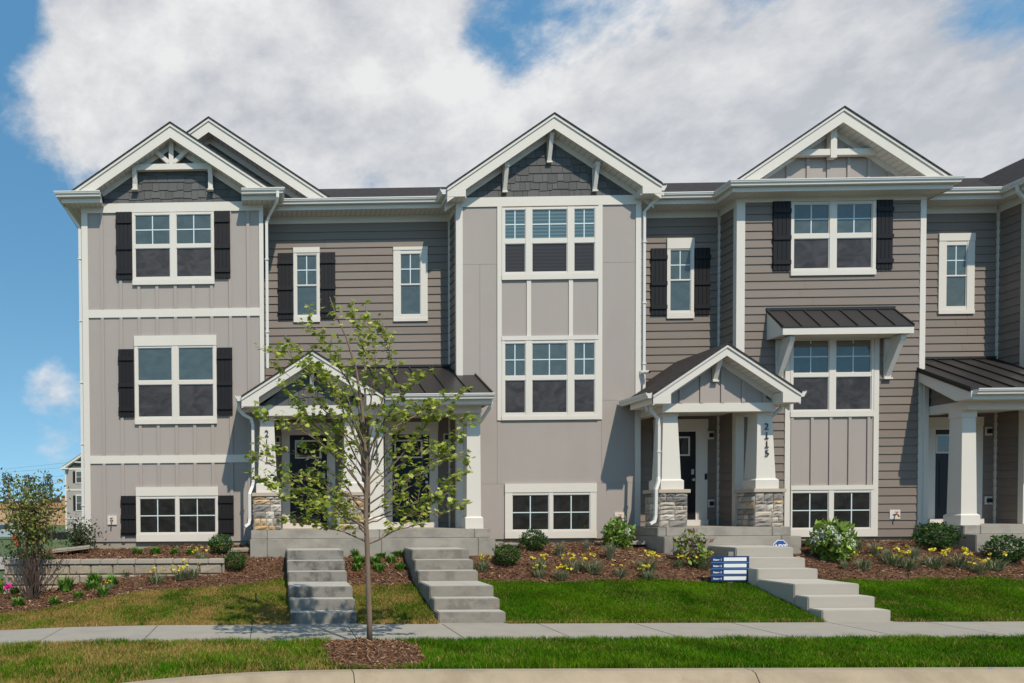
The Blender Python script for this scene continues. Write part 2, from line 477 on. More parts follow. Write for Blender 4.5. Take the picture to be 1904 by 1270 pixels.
class MB:
    """Collects shapes; build() links them as one mesh object."""

    def __init__(self):
        self.v, self.f = [], []

    def box(self, x0, x1, y0, y1, z0, z1):
        return self.prism([(x0, z0), (x1, z0), (x1, z1), (x0, z1)], y0, y1)

    def prism(self, poly, y0, y1):
        """poly in (x, z), extruded from y0 (front) to y1."""
        if len(poly) < 3:
            return self
        a = sum(poly[i][0] * poly[(i + 1) % len(poly)][1] - poly[(i + 1) % len(poly)][0] * poly[i][1] for i in range(len(poly)))
        if a < 0:
            poly = poly[::-1]
        n, k = len(poly), len(self.v)
        self.v += [(p[0], y0, p[1]) for p in poly] + [(p[0], y1, p[1]) for p in poly]
        self.f.append(tuple(range(k, k + n)))
        self.f.append(tuple(range(k + 2 * n - 1, k + n - 1, -1)))
        for i in range(n):
            j = (i + 1) % n
            self.f.append((k + i, k + n + i, k + n + j, k + j))
        return self

    def prism_yz(self, poly, x0, x1):
        """poly in (y, z), extruded along x."""
        a = sum(poly[i][0] * poly[(i + 1) % len(poly)][1] - poly[(i + 1) % len(poly)][0] * poly[i][1] for i in range(len(poly)))
        if a < 0:
            poly = poly[::-1]
        n, k = len(poly), len(self.v)
        self.v += [(x0, p[0], p[1]) for p in poly] + [(x1, p[0], p[1]) for p in poly]
        self.f.append(tuple(range(k + n - 1, k - 1, -1)))
        self.f.append(tuple(range(k + n, k + 2 * n)))
        for i in range(n):
            j = (i + 1) % n
            self.f.append((k + i, k + j, k + n + j, k + n + i))
        return self

    def hexa(self, b, t):
        """bottom and top quads (counter-clockwise seen from above)."""
        k = len(self.v)
        self.v += list(b) + list(t)
        self.f += [(k + 3, k + 2, k + 1, k), (k + 4, k + 5, k + 6, k + 7)]
        for i in range(4):
            j = (i + 1) % 4
            self.f.append((k + i, k + j, k + 4 + j, k + 4 + i))
        return self

    def bar(self, p, q, w, d, up=(0, 0, 1)):
        """square bar from p to q, w across, d along the other way."""
        p, q = Vector(p), Vector(q)
        a = (q - p).normalized()
        s = a.cross(Vector(up))
        if s.length < 1e-4:
            s = a.cross(Vector((1, 0, 0)))
        s.normalize()
        t = s.cross(a)
        k = len(self.v)
        for c in (p, q):
            for (i, j) in ((-1, -1), (1, -1), (1, 1), (-1, 1)):
                self.v.append(tuple(c + s * (w / 2 * i) + t * (d / 2 * j)))
        self.f += [(k + 3, k + 2, k + 1, k), (k + 4, k + 5, k + 6, k + 7)]
        for i in range(4):
            j = (i + 1) % 4
            self.f.append((k + i, k + j, k + 4 + j, k + 4 + i))
        return self

    def tube(self, pts, rad, sides=8, flat=1.0):
        pts = [Vector(p) for p in pts]
        rads = rad if isinstance(rad, (list, tuple)) else [rad] * len(pts)
        k0 = len(self.v)
        ref = Vector((0.13, -1, 0.07)).normalized()
        for i, p in enumerate(pts):
            a = (pts[min(i + 1, len(pts) - 1)] - pts[max(i - 1, 0)]).normalized()
            s = a.cross(ref)
            if s.length < 1e-3:
                s = a.cross(Vector((1, 0, 0)))
            s.normalize()
            t = s.cross(a)
            for j in range(sides):
                g = 2 * math.pi * (j + 0.5) / sides
                self.v.append(tuple(p + s * (math.cos(g) * rads[i]) + t * (math.sin(g) * rads[i] * flat)))
        for i in range(len(pts) - 1):
            for j in range(sides):
                a, b = k0 + i * sides + j, k0 + i * sides + (j + 1) % sides
                self.f.append((a, b, b + sides, a + sides))
        self.f.append(tuple(range(k0 + sides - 1, k0 - 1, -1)))
        e = k0 + (len(pts) - 1) * sides
        self.f.append(tuple(range(e, e + sides)))
        return self

    def sweep(self, path, z, profile):
        """profile [(out, up)] carried along a plan path [(x, y)], outward = right of the path, mitred corners."""
        P = [Vector((p[0], p[1])) for p in path]
        n, k0, m = len(P), len(self.v), len(profile)
        for i in range(n):
            d0 = (P[i] - P[i - 1]).normalized() if i > 0 else (P[1] - P[0]).normalized()
            d1 = (P[i + 1] - P[i]).normalized() if i < n - 1 else d0
            n0, n1 = Vector((d0.y, -d0.x)), Vector((d1.y, -d1.x))
            b = (n0 + n1)
            b = b / max(b.dot(n0), 0.2)
            for (o, u) in profile:
                self.v.append((P[i].x + b.x * o, P[i].y + b.y * o, z + u))
        for i in range(n - 1):
            for j in range(m):
                a, c = k0 + i * m + j, k0 + i * m + (j + 1) % m
                self.f.append((a, a + m, c + m, c))
        self.f.append(tuple(range(k0, k0 + m)))
        e = k0 + (n - 1) * m
        self.f.append(tuple(range(e + m - 1, e - 1, -1)))
        return self

    def mesh(self, name, m, smooth=False):
        me = bpy.data.meshes.new(name)
        me.from_pydata(self.v, [], self.f)
        me.materials.append(m)
        if smooth:
            for p in me.polygons:
                p.use_smooth = True
        me.update()
        return me

    def build(self, name, m, parent=None, label=None, smooth=False, bevel=0.0):
        me = self.mesh(name, m, smooth)
        if bevel:
            import bmesh
            bm = bmesh.new()
            bm.from_mesh(me)
            bmesh.ops.recalc_face_normals(bm, faces=bm.faces)
            bmesh.ops.bevel(bm, geom=[e for e in bm.edges if e.calc_face_angle(0) > 0.5], offset=bevel, segments=2, affect='EDGES', clamp_overlap=True)
            bm.to_mesh(me)
            bm.free()
        return ob(name, me, parent, label=label)


def clip(poly, a, b, c):
    """keep the part of a polygon where a*x + b*z <= c."""
    out = []
    for i in range(len(poly)):
        p, q = poly[i], poly[(i + 1) % len(poly)]
        dp, dq = a * p[0] + b * p[1] - c, a * q[0] + b * q[1] - c
        if dp <= 0:
            out.append(p)
        if (dp < 0 < dq) or (dq < 0 < dp):
            t = dp / (dp - dq)
            out.append((p[0] + t * (q[0] - p[0]), p[1] + t * (q[1] - p[1])))
    return out


def np_mesh(name, verts, faces, m, tint=None, parent=None, smooth=False):
    """verts (n,3), faces (k,3 or 4) numpy, tint (k,3) per face."""
    me = bpy.data.meshes.new(name)
    k, s = faces.shape
    me.vertices.add(len(verts))
    me.vertices.foreach_set('co', np.ascontiguousarray(verts, np.float32).ravel())
    me.loops.add(k * s)
    me.loops.foreach_set('vertex_index', np.ascontiguousarray(faces, np.int32).ravel())
    me.polygons.add(k)
    me.polygons.foreach_set('loop_start', np.arange(0, k * s, s, dtype=np.int32))
    me.polygons.foreach_set('loop_total', np.full(k, s, np.int32))
    if smooth:
        me.polygons.foreach_set('use_smooth', np.ones(k, bool))
    me.update(calc_edges=True)
    if tint is not None:
        at_ = me.attributes.new('tint', 'FLOAT_COLOR', 'FACE')
        at_.data.foreach_set('color', np.c_[tint, np.ones(k)].astype(np.float32).ravel())
    me.materials.append(m)
    return me

# ------------------------------------------------------------------ the townhouse row: dimensions in metres
YF, YR = 16.0, 16.61             # front face of the bays, recessed face
YG = 15.69                       # rake boards of the main gables
Z_SIDING, Z_FRIEZE, Z_EAVE = 1.17, 8.38, 8.67
BAY1, BAY2, BAY3, BAY4 = (-4.07, -0.08), (4.13, 8.08), (10.14, 14.12), (16.25, 20.25)
PORCH_FLOOR = 1.425
RISER = 0.178
YPF, YPW = 14.78, 15.10          # porch fascia, porch beam
Y_BACK = 27.0

house_a = thing('townhouse', 'greige board and batten townhouse at the left end, numbered 2111, with truss gable', 'townhouse', (-2.0, YF, 1.0), 'townhouses in the row')
house_b = thing('townhouse', 'townhouse with smooth greige centre bay, charcoal shingle gable and triple windows', 'townhouse', (6.1, YF, 1.0), 'townhouses in the row')
house_c = thing('townhouse', 'taupe lap sided townhouse numbered 2115 with metal canopy over its middle window', 'townhouse', (12.1, YF, 1.0), 'townhouses in the row')
house_d = thing('townhouse', 'taupe townhouse cut off by the right edge, with dark metal porch roof', 'townhouse', (16.2, YF, 1.0), 'townhouses in the row')

# shared lap board: 1 m long, 1 m course, thick at the drip edge
_b = MB()
_b.prism_yz([(-0.025, 0.0), (0.0, 0.0), (0.0, 1.06), (-0.004, 1.06)], 0, 1)
BOARD = _b.mesh('siding_board', M['taupe'])
BATTEN = MB().box(-0.5, 0.5, -0.027, 0.0, 0, 1).mesh('batten', M['greige_piece'])


def spans(x0, x1, cuts):
    segs = [(x0, x1)]
    for (a, b) in cuts:
        nxt = []
        for (s, e) in segs:
            if b <= s or a >= e:
                nxt.append((s, e))
                continue
            if a > s:
                nxt.append((s, a))
            if b < e:
                nxt.append((b, e))
        segs = nxt
    return [s for s in segs if s[1] - s[0] > 0.03]


EXPO = 0.1785


def lap_front(wall, x0, x1, z0, z1, Y, holes=()):
    k0 = math.floor((z0 - Z_SIDING) / EXPO + 1e-6)
    z = Z_SIDING + k0 * EXPO
    while z < z1 - 0.02:
        zb, zt = max(z, z0), min(z + EXPO, z1)
        cuts = [(h[0], h[1]) for h in holes if h[2] <= zb + 0.01 and h[3] >= zt - 0.01]
        for (a, b) in spans(x0, x1, cuts):
            parts = [(a, b)]
            if b - a > 2.0 and random.random() < 0.75:
                c = a + (b - a) * random.uniform(0.25, 0.75)
                parts = [(a, c - 0.0015), (c + 0.0015, b)]
            for (p, q) in parts:
                ob('siding_board', BOARD, wall, (p, Y, zb + random.uniform(-0.002, 0.001)), rot=(0, random.uniform(-0.0006, 0.0006), 0), scale=(q - p, 1, zt - zb + 0.004))
        z += EXPO


def lap_side(wall, X, yback, yfront, z0, z1):
    """boards on a face that looks towards -x."""
    k0 = math.floor((z0 - Z_SIDING) / EXPO + 1e-6)
    z = Z_SIDING + k0 * EXPO
    while z < z1 - 0.02:
        zb, zt = max(z, z0), min(z + EXPO, z1)
        ob('siding_board', BOARD, wall, (X, yback, zb), rot=(0, 0, -math.pi / 2), scale=(yback - yfront, 1, zt - zb))
        z += EXPO


def battens(wall, xs, z0, z1, Y, holes=(), w=0.068):
    for x in xs:
        cuts = [(h[2], h[3]) for h in holes if h[0] < x < h[1]]
        for (a, b) in spans(z0, z1, cuts):
            ob('batten', BATTEN, wall, (x, Y, a), scale=(w, 1, b - a))


PANE_M = {'g': 'pane', 'b': 'pane_blind', 'd': 'pane_dark', 's': 'screen', 'sb': 'screen_blind'}


def win(par, Y, out, cols, rows, hb=None, st=None, label=None):
    l, t, r, b = out
    mx, my = (l + r) / 2, (t + b) / 2
    X = lambda p: AX(p, my, Y)
    Z = lambda p: AZ(mx, p, Y)
    xl, xr, zt, zb = X(l), X(r), Z(t), Z(b)
    ct = Z(hb) if hb else zt
    cb = Z(st) if st else zb
    cx = [(X(a), X(c)) for a, c in cols]
    rz = [(Z(a), Z(c), k, g) for a, c, k, g in rows]
    w = MB()
    edges = [xl] + [v for c in cx for v in c] + [xr]
    for i in range(0, len(edges), 2):
        w.box(edges[i], edges[i + 1], Y - 0.042, Y + 0.004, cb, ct)
    for (a, c) in cx:
        hs = [ct] + [v for q in rz for v in (q[0], q[1])] + [cb]
        for i in range(0, len(hs), 2):
            w.box(a, c, Y - 0.036, Y + 0.003, hs[i + 1], hs[i])
    o = w.build('window', M['white'], par, label=label)
    s = MB()
    for (a, c) in cx:
        for (zt_, zb_, k, g) in rz:
            e = 0.014
            s.box(a, a + e, Y - 0.026, Y - 0.010, zb_, zt_)
            s.box(c - e, c, Y - 0.026, Y - 0.010, zb_, zt_)
            s.box(a + e, c - e, Y - 0.025, Y - 0.010, zt_ - e, zt_)
            s.box(a + e, c - e, Y - 0.025, Y - 0.010, zb_, zb_ + e)
            MB().box(a - 0.006, c + 0.006, Y - 0.012, Y - 0.004, zb_ - 0.006, zt_ + 0.006).build('screen' if k[0] == 's' else 'pane', M[PANE_M[k]], o)
            if g:
                nv, nh = g
                for i in range(nv):
                    x = a + (c - a) * (i + 1) / (nv + 1)
                    MB().box(x - 0.011, x + 0.011, Y - 0.018, Y - 0.0125, zb_, zt_).build('muntin', M['muntin'], o)
                for i in range(nh):
                    z = zb_ + (zt_ - zb_) * (i + 1) / (nh + 1)
                    MB().box(a, c, Y - 0.019, Y - 0.013, z - 0.011, z + 0.011).build('muntin', M['muntin'], o)
    s.build('sash', M['metalwhite'], o)
    if hb:
        MB().box(xl - 0.004, xr + 0.004, Y - 0.05, Y + 0.004, ct + 0.001, zt).build('header', M['white'], o)
    if st:
        MB().box(xl - 0.004, xr + 0.004, Y - 0.052, Y + 0.004, zb, cb - 0.001).build('sill', M['white'], o)
    return (xl + 0.02, xr - 0.02, zb + 0.02, zt - 0.02)


def shutter(par, Y, out, label=None):
    l, t, r, b = out
    mx, my = (l + r) / 2, (t + b) / 2
    x0, x1, z0, z1 = AX(l, my, Y), AX(r, my, Y), AZ(mx, b, Y), AZ(mx, t, Y)
    y1 = Y - 0.022
    o = MB().box(x0, x1, y1 - 0.012, y1, z0, z1).build('shutter', M['black'], par, label=label)
    n = 4
    w = (x1 - x0) / n
    for i in range(n):
        MB().box(x0 + i * w + 0.004, x0 + (i + 1) * w - 0.004, y1 - 0.026, y1 - 0.012, z0, z1).build('plank', M['black'], o)
    for fz in (0.115, 0.47, 0.86):
        zc = z0 + (z1 - z0) * fz
        MB().box(x0 - 0.003, x1 + 0.003, y1 - 0.05, y1 - 0.026, zc - 0.045, zc + 0.045).build('batten', M['black'], o)
    return (x0 + 0.02, x1 - 0.02, z0 + 0.02, z1 - 0.02)


def shakes(wall, poly, Y, row=0.172):
    """staggered-edge shingles, clipped to a convex polygon in (x, z)."""
    zs = [p[1] for p in poly]
    z = min(zs)
    eq = []
    cx = sum(p[0] for p in poly) / len(poly)
    cz = sum(zs) / len(poly)
    for i in range(len(poly)):
        p, q = poly[i], poly[(i + 1) % len(poly)]
        a, b = q[1] - p[1], p[0] - q[0]
        c = a * p[0] + b * p[1]
        if a * cx + b * cz > c:
            a, b, c = -a, -b, -c
        eq.append((a, b, c))
    r = 0
    while z < max(zs):
        x = min(p[0] for p in poly) - random.uniform(0, 0.2)
        while x < max(p[0] for p in poly):
            w = random.choice([0.11, 0.14, 0.17, 0.2, 0.24])
            drop = random.choice([0, 0, 0.012, 0.022, 0.035]) if r else 0
            pl = [(x, z - drop), (x + w - 0.006, z - drop), (x + w - 0.006, z + row + 0.03), (x, z + row + 0.03)]
            for (a, b, c) in eq:
                pl = clip(pl, a, b, c)
                if len(pl) < 3:
                    break
            if len(pl) >= 3:
                zz = [p[1] for p in pl]
                xx = [p[0] for p in pl]
                if max(zz) - min(zz) > 0.02 and max(xx) - min(xx) > 0.02:
                    m = MB()
                    n = len(pl)
                    lean = lambda q: Y - 0.022 + 0.016 * min(1, max(0, (q[1] - z) / row))
                    a_ = sum(pl[i][0] * pl[(i + 1) % n][1] - pl[(i + 1) % n][0] * pl[i][1] for i in range(n))
                    if a_ < 0:
                        pl = pl[::-1]
                    m.v = [(q[0], lean(q), q[1]) for q in pl] + [(q[0], Y, q[1]) for q in pl]
                    m.f = [tuple(range(n))] + [(i, n + i, n + (i + 1) % n, (i + 1) % n) for i in range(n)]
                    m.build('shingle', M['shake'], wall)
            x += w
        z += row
        r += 1


GUTTER = [(0.0, 0.0), (0.0, -0.105), (0.045, -0.115), (0.085, -0.105), (0.09, -0.075), (0.115, -0.045), (0.118, -0.02), (0.125, -0.018), (0.125, 0.004), (0.112, 0.004), (0.108, -0.012), (0.012, -0.012)]


def eave(par, path, z, over, gutter=True, fascia=0.205, soffit=True):
    """fascia, soffit and gutter along a plan path."""
    if gutter:
        MB().sweep(path, z, GUTTER).build('gutter', M['metalwhite'], par)
    f = MB().sweep(path, z, [(-0.001, -0.01), (-0.001, -fascia), (-0.03, -fascia), (-0.03, -0.01)])
    f.build('fascia', M['white'], par)
    if soffit:
        MB().sweep(path, z, [(-0.031, -fascia + 0.03), (-0.031, -fascia + 0.012), (-over, -fascia + 0.012), (-over, -fascia + 0.03)]).build('soffit', M['soffit'], par)


def rake_polys(xc, zp, half, slope, d0, d1, zmin=-99):
    out = []
    for s in (-1, 1):
        p = [(xc, zp - d0), (xc + s * half, zp - slope * half - d0), (xc + s * half, zp - slope * half - d1), (xc, zp - d1)]
        p = clip(p, 0, -1, -zmin)
        out.append(p)
    return out


def gable(par, xc, zp, half, slope, yf, yw, yback, fascia=0.235, zmin=-99, boxed=0.0, roof_zmin=None, roof='asphalt_roof'):
    """gable end: roof slopes, rake boards, raked soffit, frieze on the wall."""
    rz = zmin if roof_zmin is None else roof_zmin
    for p in rake_polys(xc, zp, half, slope, 0, 0.035, rz):
        MB().prism(p, yf - 0.035, yback).build('roof_slope', M[roof], par)
    for p in rake_polys(xc, zp, half - 0.004, slope, 0.036, 0.095, zmin):
        MB().prism(p, yf - 0.022, yf + 0.02).build('rake_trim', M['white'], par)
    for p in rake_polys(xc, zp, half - 0.006, slope, 0.0955, 0.095 + fascia, zmin):
        MB().prism(p, yf, yf + 0.03).build('rake_board', M['white'], par)
    d = 0.095 + fascia - 0.05
    for p in rake_polys(xc, zp, half - 0.01, slope, d, d + 0.02, zmin):
        o = MB().prism(p, yf + 0.031, yw + 0.02).build('soffit', M['soffit'], par)
        # vent grooves of the soffit panels run up the slope
    for p in rake_polys(xc, zp, half - 0.02, slope, d + 0.021, d + 0.145, zmin):
        MB().prism(p, yw - 0.035, yw + 0.0).build('frieze', M['white'], par)
    if boxed:
        ze = zp - slope * half - 0.215
        for s in (-1, 1):
            xa, xb = xc + s * half, xc + s * (half - boxed)
            zi = zp - slope * (half - boxed) - (0.095 + fascia) + 0.01
            p = [(xa - s * 0.006, ze), (xb, ze), (xb, max(zi, ze + 0.02)), (xa - s * 0.006, zp - slope * half - 0.09)]
            MB().prism(p, yf - 0.004, yw + 0.6).build('eave_box', M['white'], par)


def bracket(par, x, zt, h, yw, depth, w=0.075):
    """knee bracket: plate on the wall, arm under the rake, raking strut."""
    m = MB()
    m.box(x - w / 2, x + w / 2, yw - 0.06, yw - 0.034, zt - h, zt - 0.02)
    m.box(x - w / 2, x + w / 2, yw - depth, yw - 0.061, zt - 0.085, zt - 0.0)
    m.prism_yz([(yw - 0.062, zt - h + 0.02), (yw - 0.062, zt - h + 0.11), (yw - depth + 0.09, zt - 0.086), (yw - depth + 0.01, zt - 0.086)], x - w / 2 + 0.006, x + w / 2 - 0.006)
    m.build('bracket', M['white'], par)
    MB().box(x - w / 2 - 0.01, x + w / 2 + 0.01, yw - 0.085, yw - 0.034, zt - h - 0.03, zt - h - 0.001).build('bracket_foot', M['white'], par)


# ---- solid cores behind the cladding
def core(par, x0, x1, y0, m, z0=Z_SIDING, z1=8.75):
    return MB().box(x0, x1, y0, Y_BACK, z0, z1).build('wall', M[m], par)


wall_a = core(house_a, BAY1[0], BAY1[1], YF, 'greige')
wall_ra = core(house_a, BAY1[1] + 0.002, BAY2[0] - 0.002, YR, 'taupe_wall')
wall_b = core(house_b, BAY2[0], BAY2[1], YF, 'greige')
wall_rc = core(house_c, BAY2[1] + 0.002, BAY3[0] - 0.002, YR, 'taupe_wall')
wall_c = core(house_c, BAY3[0], BAY3[1], YF, 'taupe_wall')
wall_rd = core(house_d, BAY3[1] + 0.002, BAY4[0] - 0.002, YR, 'taupe_wall')
wall_d = core(house_d, BAY4[0], BAY4[1], YF, 'taupe_wall')
for par_, a_, b_, y_ in ((house_a, BAY1[0], BAY2[0] - 0.01, YF + 0.03), (house_b, BAY2[0], BAY3[0] - 0.01, YF + 0.03), (house_c, BAY3[0], BAY4[0] - 0.01, YF + 0.03), (house_d, BAY4[0], BAY4[1], YF + 0.03)):
    MB().box(a_ + 0.02, b_, y_, Y_BACK - 0.05, 0.3, Z_SIDING - 0.004).build('foundation', M['foundation'], par_)


def corner_trim(par, x0, x1, Y, z0, z1, side=None):
    """corner board on the front face; side=-1 wraps a leg back along the left face."""
    m = MB().box(x0, x1, Y - 0.028, Y + 0.002, z0, z1)
    if side == -1:
        m.box(x0 - 0.028, x0, Y - 0.0275, Y + 0.11, z0, z1)
    m.build('corner_board', M['white'], par)


# =================================================================== bay 1 (house A)
W = 0.135
corner_trim(house_a, BAY1[0], BAY1[0] + W, YF, Z_SIDING, Z_FRIEZE)
corner_trim(house_a, BAY1[1] - 0.095, BAY1[1], YF, Z_SIDING, Z_FRIEZE)
MB().box(BAY1[0], BAY1[1], YF - 0.034, YF + 0.002, Z_FRIEZE, Z_FRIEZE + 0.20).build('frieze_board', M['white'], house_a)
B1B, B1T = 6.10, 6.10 + 0.175
B2B, B2T = AZ(320, 861, YF), AZ(320, 861, YF) + 0.172
xi0, xi1 = BAY1[0] + W + 0.001, BAY1[1] - 0.096
for zb_, zt_ in ((B1B, B1T), (B2B, B2T)):
    MB().box(xi0, xi1, YF - 0.026, YF + 0.002, zb_, zt_).build('band_board', M['white'], house_a)
H = []
H.append(win(house_a, YF, (246.8, 396, 398.3, 530), [(251.6, 316.9), (328, 393.5)], [(400, 455, 'g', (1, 1)), (462, 516, 's', None)], None, 520.5))
H.append(shutter(house_a, YF, (216.5, 395.5, 245.8, 521)))
H.append(shutter(house_a, YF, (399.3, 393.5, 428.2, 518)))
H.append(win(house_a, YF, (251.0, 624.5, 402.8, 788.7), [(256.8, 320.6), (332, 397)], [(647, 708, 'g', None), (715, 775.5, 's', None)], 643.5, 779.6))
H.append(shutter(house_a, YF, (221, 650, 249.7, 775.5)))
H.append(shutter(house_a, YF, (404, 647, 432.3, 772.5)))
H.append(win(house_a, YF, (253.8, 905.5, 405.6, 1006.5), [(260, 327), (333, 401.3)], [(926.8, 990.6, 'd', (1, 1))], 922, 993.5))
H.append(shutter(house_a, YF, (225.5, 922, 253.2, 995.8)))
H.append(shutter(house_a, YF, (406.3, 921.3, 434.8, 995.2)))
bx = [AX(90 + q * 0.2836, 700, YF) for q in (360, 482, 600, 718, 838, 957, 1075, 1197, 1315)]
for za, zb_ in ((B1T, Z_FRIEZE), (B2T, B1B), (Z_SIDING, B2B)):
    battens(wall_a, bx, za, zb_, YF, H)


def tap(par, l, t, r, b, Y):
    x0, x1, z0, z1 = AX(l, t, Y), AX(r, t, Y), AZ(l, b, Y), AZ(l, t, Y)
    o = MB().box(x0, x1, Y - 0.03, Y, z0, z1).build('tap_plate', M['white'], par)
    xc, zc = (x0 + x1) / 2, (z0 + z1) / 2
    m = MB().tube([(xc, Y - 0.03, zc), (xc, Y - 0.09, zc), (xc, Y - 0.12, zc - 0.03), (xc, Y - 0.125, zc - 0.06)], 0.016, 8)
    m.tube([(xc, Y - 0.075, zc), (xc, Y - 0.075, zc + 0.045)], 0.008, 6)
    m.tube([(xc - 0.035, Y - 0.075, zc + 0.05), (xc + 0.035, Y - 0.075, zc + 0.05)], 0.012, 6)
    m.build('tap', M['brass'], o)


tap(house_a, 200.5, 959, 217.5, 975.5, YF)

# main gable of bay 1 with truss, gable behind it
XC1, ZP1, HF1 = -2.06, 10.175, 2.20
ZR1 = 8.70
gable(house_a, XC1, ZP1, HF1, 0.668, YG, YF, 17.6, zmin=ZR1)
gp = [(XC1 - 2.05, Z_FRIEZE + 0.2), (XC1 + 2.05, Z_FRIEZE + 0.2), (XC1, ZP1 - 0.30)]
gw = MB().prism(gp, YF + 0.0, YF + 0.3).build('gable_wall', M['shake_wall'], house_a)
sl = 0.668
shakes(gw, [(XC1 - 1.99, Z_FRIEZE + 0.2), (XC1 + 1.99, Z_FRIEZE + 0.2), (XC1 + 1.99, ZP1 - 0.33 - 1.99 * sl), (XC1, ZP1 - 0.33), (XC1 - 1.99, ZP1 - 0.33 - 1.99 * sl)], YF)
# truss: tie beam, king post, two struts, two wall brackets
yt = YF - 0.135
zb0 = AZ(318, 315, yt)
MB().box(AX(234, 310, yt), AX(404, 310, yt), yt, yt + 0.10, zb0, zb0 + 0.125).build('tie_beam', M['white'], house_a)
xk = AX(318, 280, yt)
MB().box(xk - 0.05, xk + 0.05, yt + 0.003, yt + 0.095, zb0 + 0.126, AZ(318, 254, yt) + 0.05).build('king_post', M['white'], house_a)
for s in (-1, 1):
    MB().bar((xk + s * 0.05, yt + 0.05, zb0 + 0.16), (xk + s * 0.40, yt + 0.05, zb0 + 0.46), 0.085, 0.085, (0, 1, 0)).build('strut', M['white'], house_a)
for p0 in (250.7, 391.3):
    xb = AX(p0, 340, YF - 0.1)
    m = MB().box(xb - 0.05, xb + 0.05, YF - 0.10, YF - 0.024, AZ(p0, 351, YF - 0.1), zb0 + 0.003)
    m.prism_yz([(yt - 0.03, zb0 + 0.07), (yt - 0.03, zb0 - 0.06), (YF - 0.101, zb0 - 0.28), (YF - 0.101, zb0 - 0.001), (yt + 0.0, zb0 - 0.001), (yt - 0.001, zb0 + 0.07)], xb - 0.045, xb + 0.045)
    m.build('bracket', M['white'], house_a)
    MB().box(xb - 0.065, xb + 0.065, YF - 0.13, YF - 0.024, AZ(p0, 351, YF - 0.1) - 0.03, AZ(p0, 351, YF - 0.1) - 0.001).build('bracket_foot', M['white'], house_a)
# eave returns
xl0 = BAY1[0] - 0.36
YE = 15.70                       # fascia face of the returns
RETL = [(xl0, 20.0), (xl0, YE), (AX(188, 365, YE), YE)]
eave(house_a, RETL, 8.70, 0.36)
m = MB().prism([(xl0, 8.63), (AX(188, 365, YE), 8.63), (AX(188, 365, YE), 8.70), (xl0, 8.695)], YE + 0.001, YF)
m.build('return_roof', M['metal_roof'], house_a)
xr0 = BAY1[1] + 0.34
RETR = [(AX(449, 358, YE), YE), (xr0, YE), (xr0, YR - 0.4)]
eave(house_a, RETR, 8.70, 0.36)
MB().prism([(AX(449, 358, YE), 8.63), (xr0, 8.63), (xr0, 8.70), (AX(449, 358, YE), 8.70)], YE + 0.001, YR - 0.4).build('return_roof', M['metal_roof'], house_a)
MB().box(AX(449, 370, YE) + 0.02, AX(449, 370, YE) + 0.04, YE, YF - 0.03, 8.50, 8.66).build('return_cheek', M['white'], house_a)
MB().box(AX(188, 370, YE) - 0.04, AX(188, 370, YE) - 0.02, YE, YF - 0.03, 8.50, 8.66).build('return_cheek', M['white'], house_a)
# gable behind: wall shingles and rakes on the recess plane
XCB, ZPB, HFB = -1.28, 10.58, 2.68
gable(house_a, XCB, ZPB, HFB, 0.675, 16.27, YR, 23.5, zmin=8.72)
gb = MB().prism([(XCB - 2.6, 8.6), (XCB + 2.55, 8.6), (XCB, ZPB - 0.3)], YR + 0.004, YR + 0.4).build('gable_wall', M['shake_wall'], house_a)
shakes(gb, [(XCB - 0.4, 8.62), (XCB + 2.5, 8.62), (XCB + 2.5, ZPB - 0.34 - 2.5 * 0.675), (XCB, ZPB - 0.34), (XCB - 0.4, ZPB - 0.34)], YR + 0.004)

# =================================================================== recess 1
HR1 = []
HR1.append(win(house_a, YR, (545.7, 461, 594.2, 599.8), [(551.5, 589.2)], [(474.5, 530.8, 'g', (1, 1)), (532.3, 587, 'g', None)], 471, 590))
HR1.append(shutter(house_a, YR, (516.8, 471.7, 544.6, 594.5)))
HR1.append(shutter(house_a, YR, (595.7, 470.2, 623.3, 593)))
HR1.append(win(house_b, YR, (731, 460, 794.4, 598.2), [(744, 781.6)], [(472.5, 529, 'g', (1, 1)), (530.5, 585.5, 'g', None)], 466, 592))
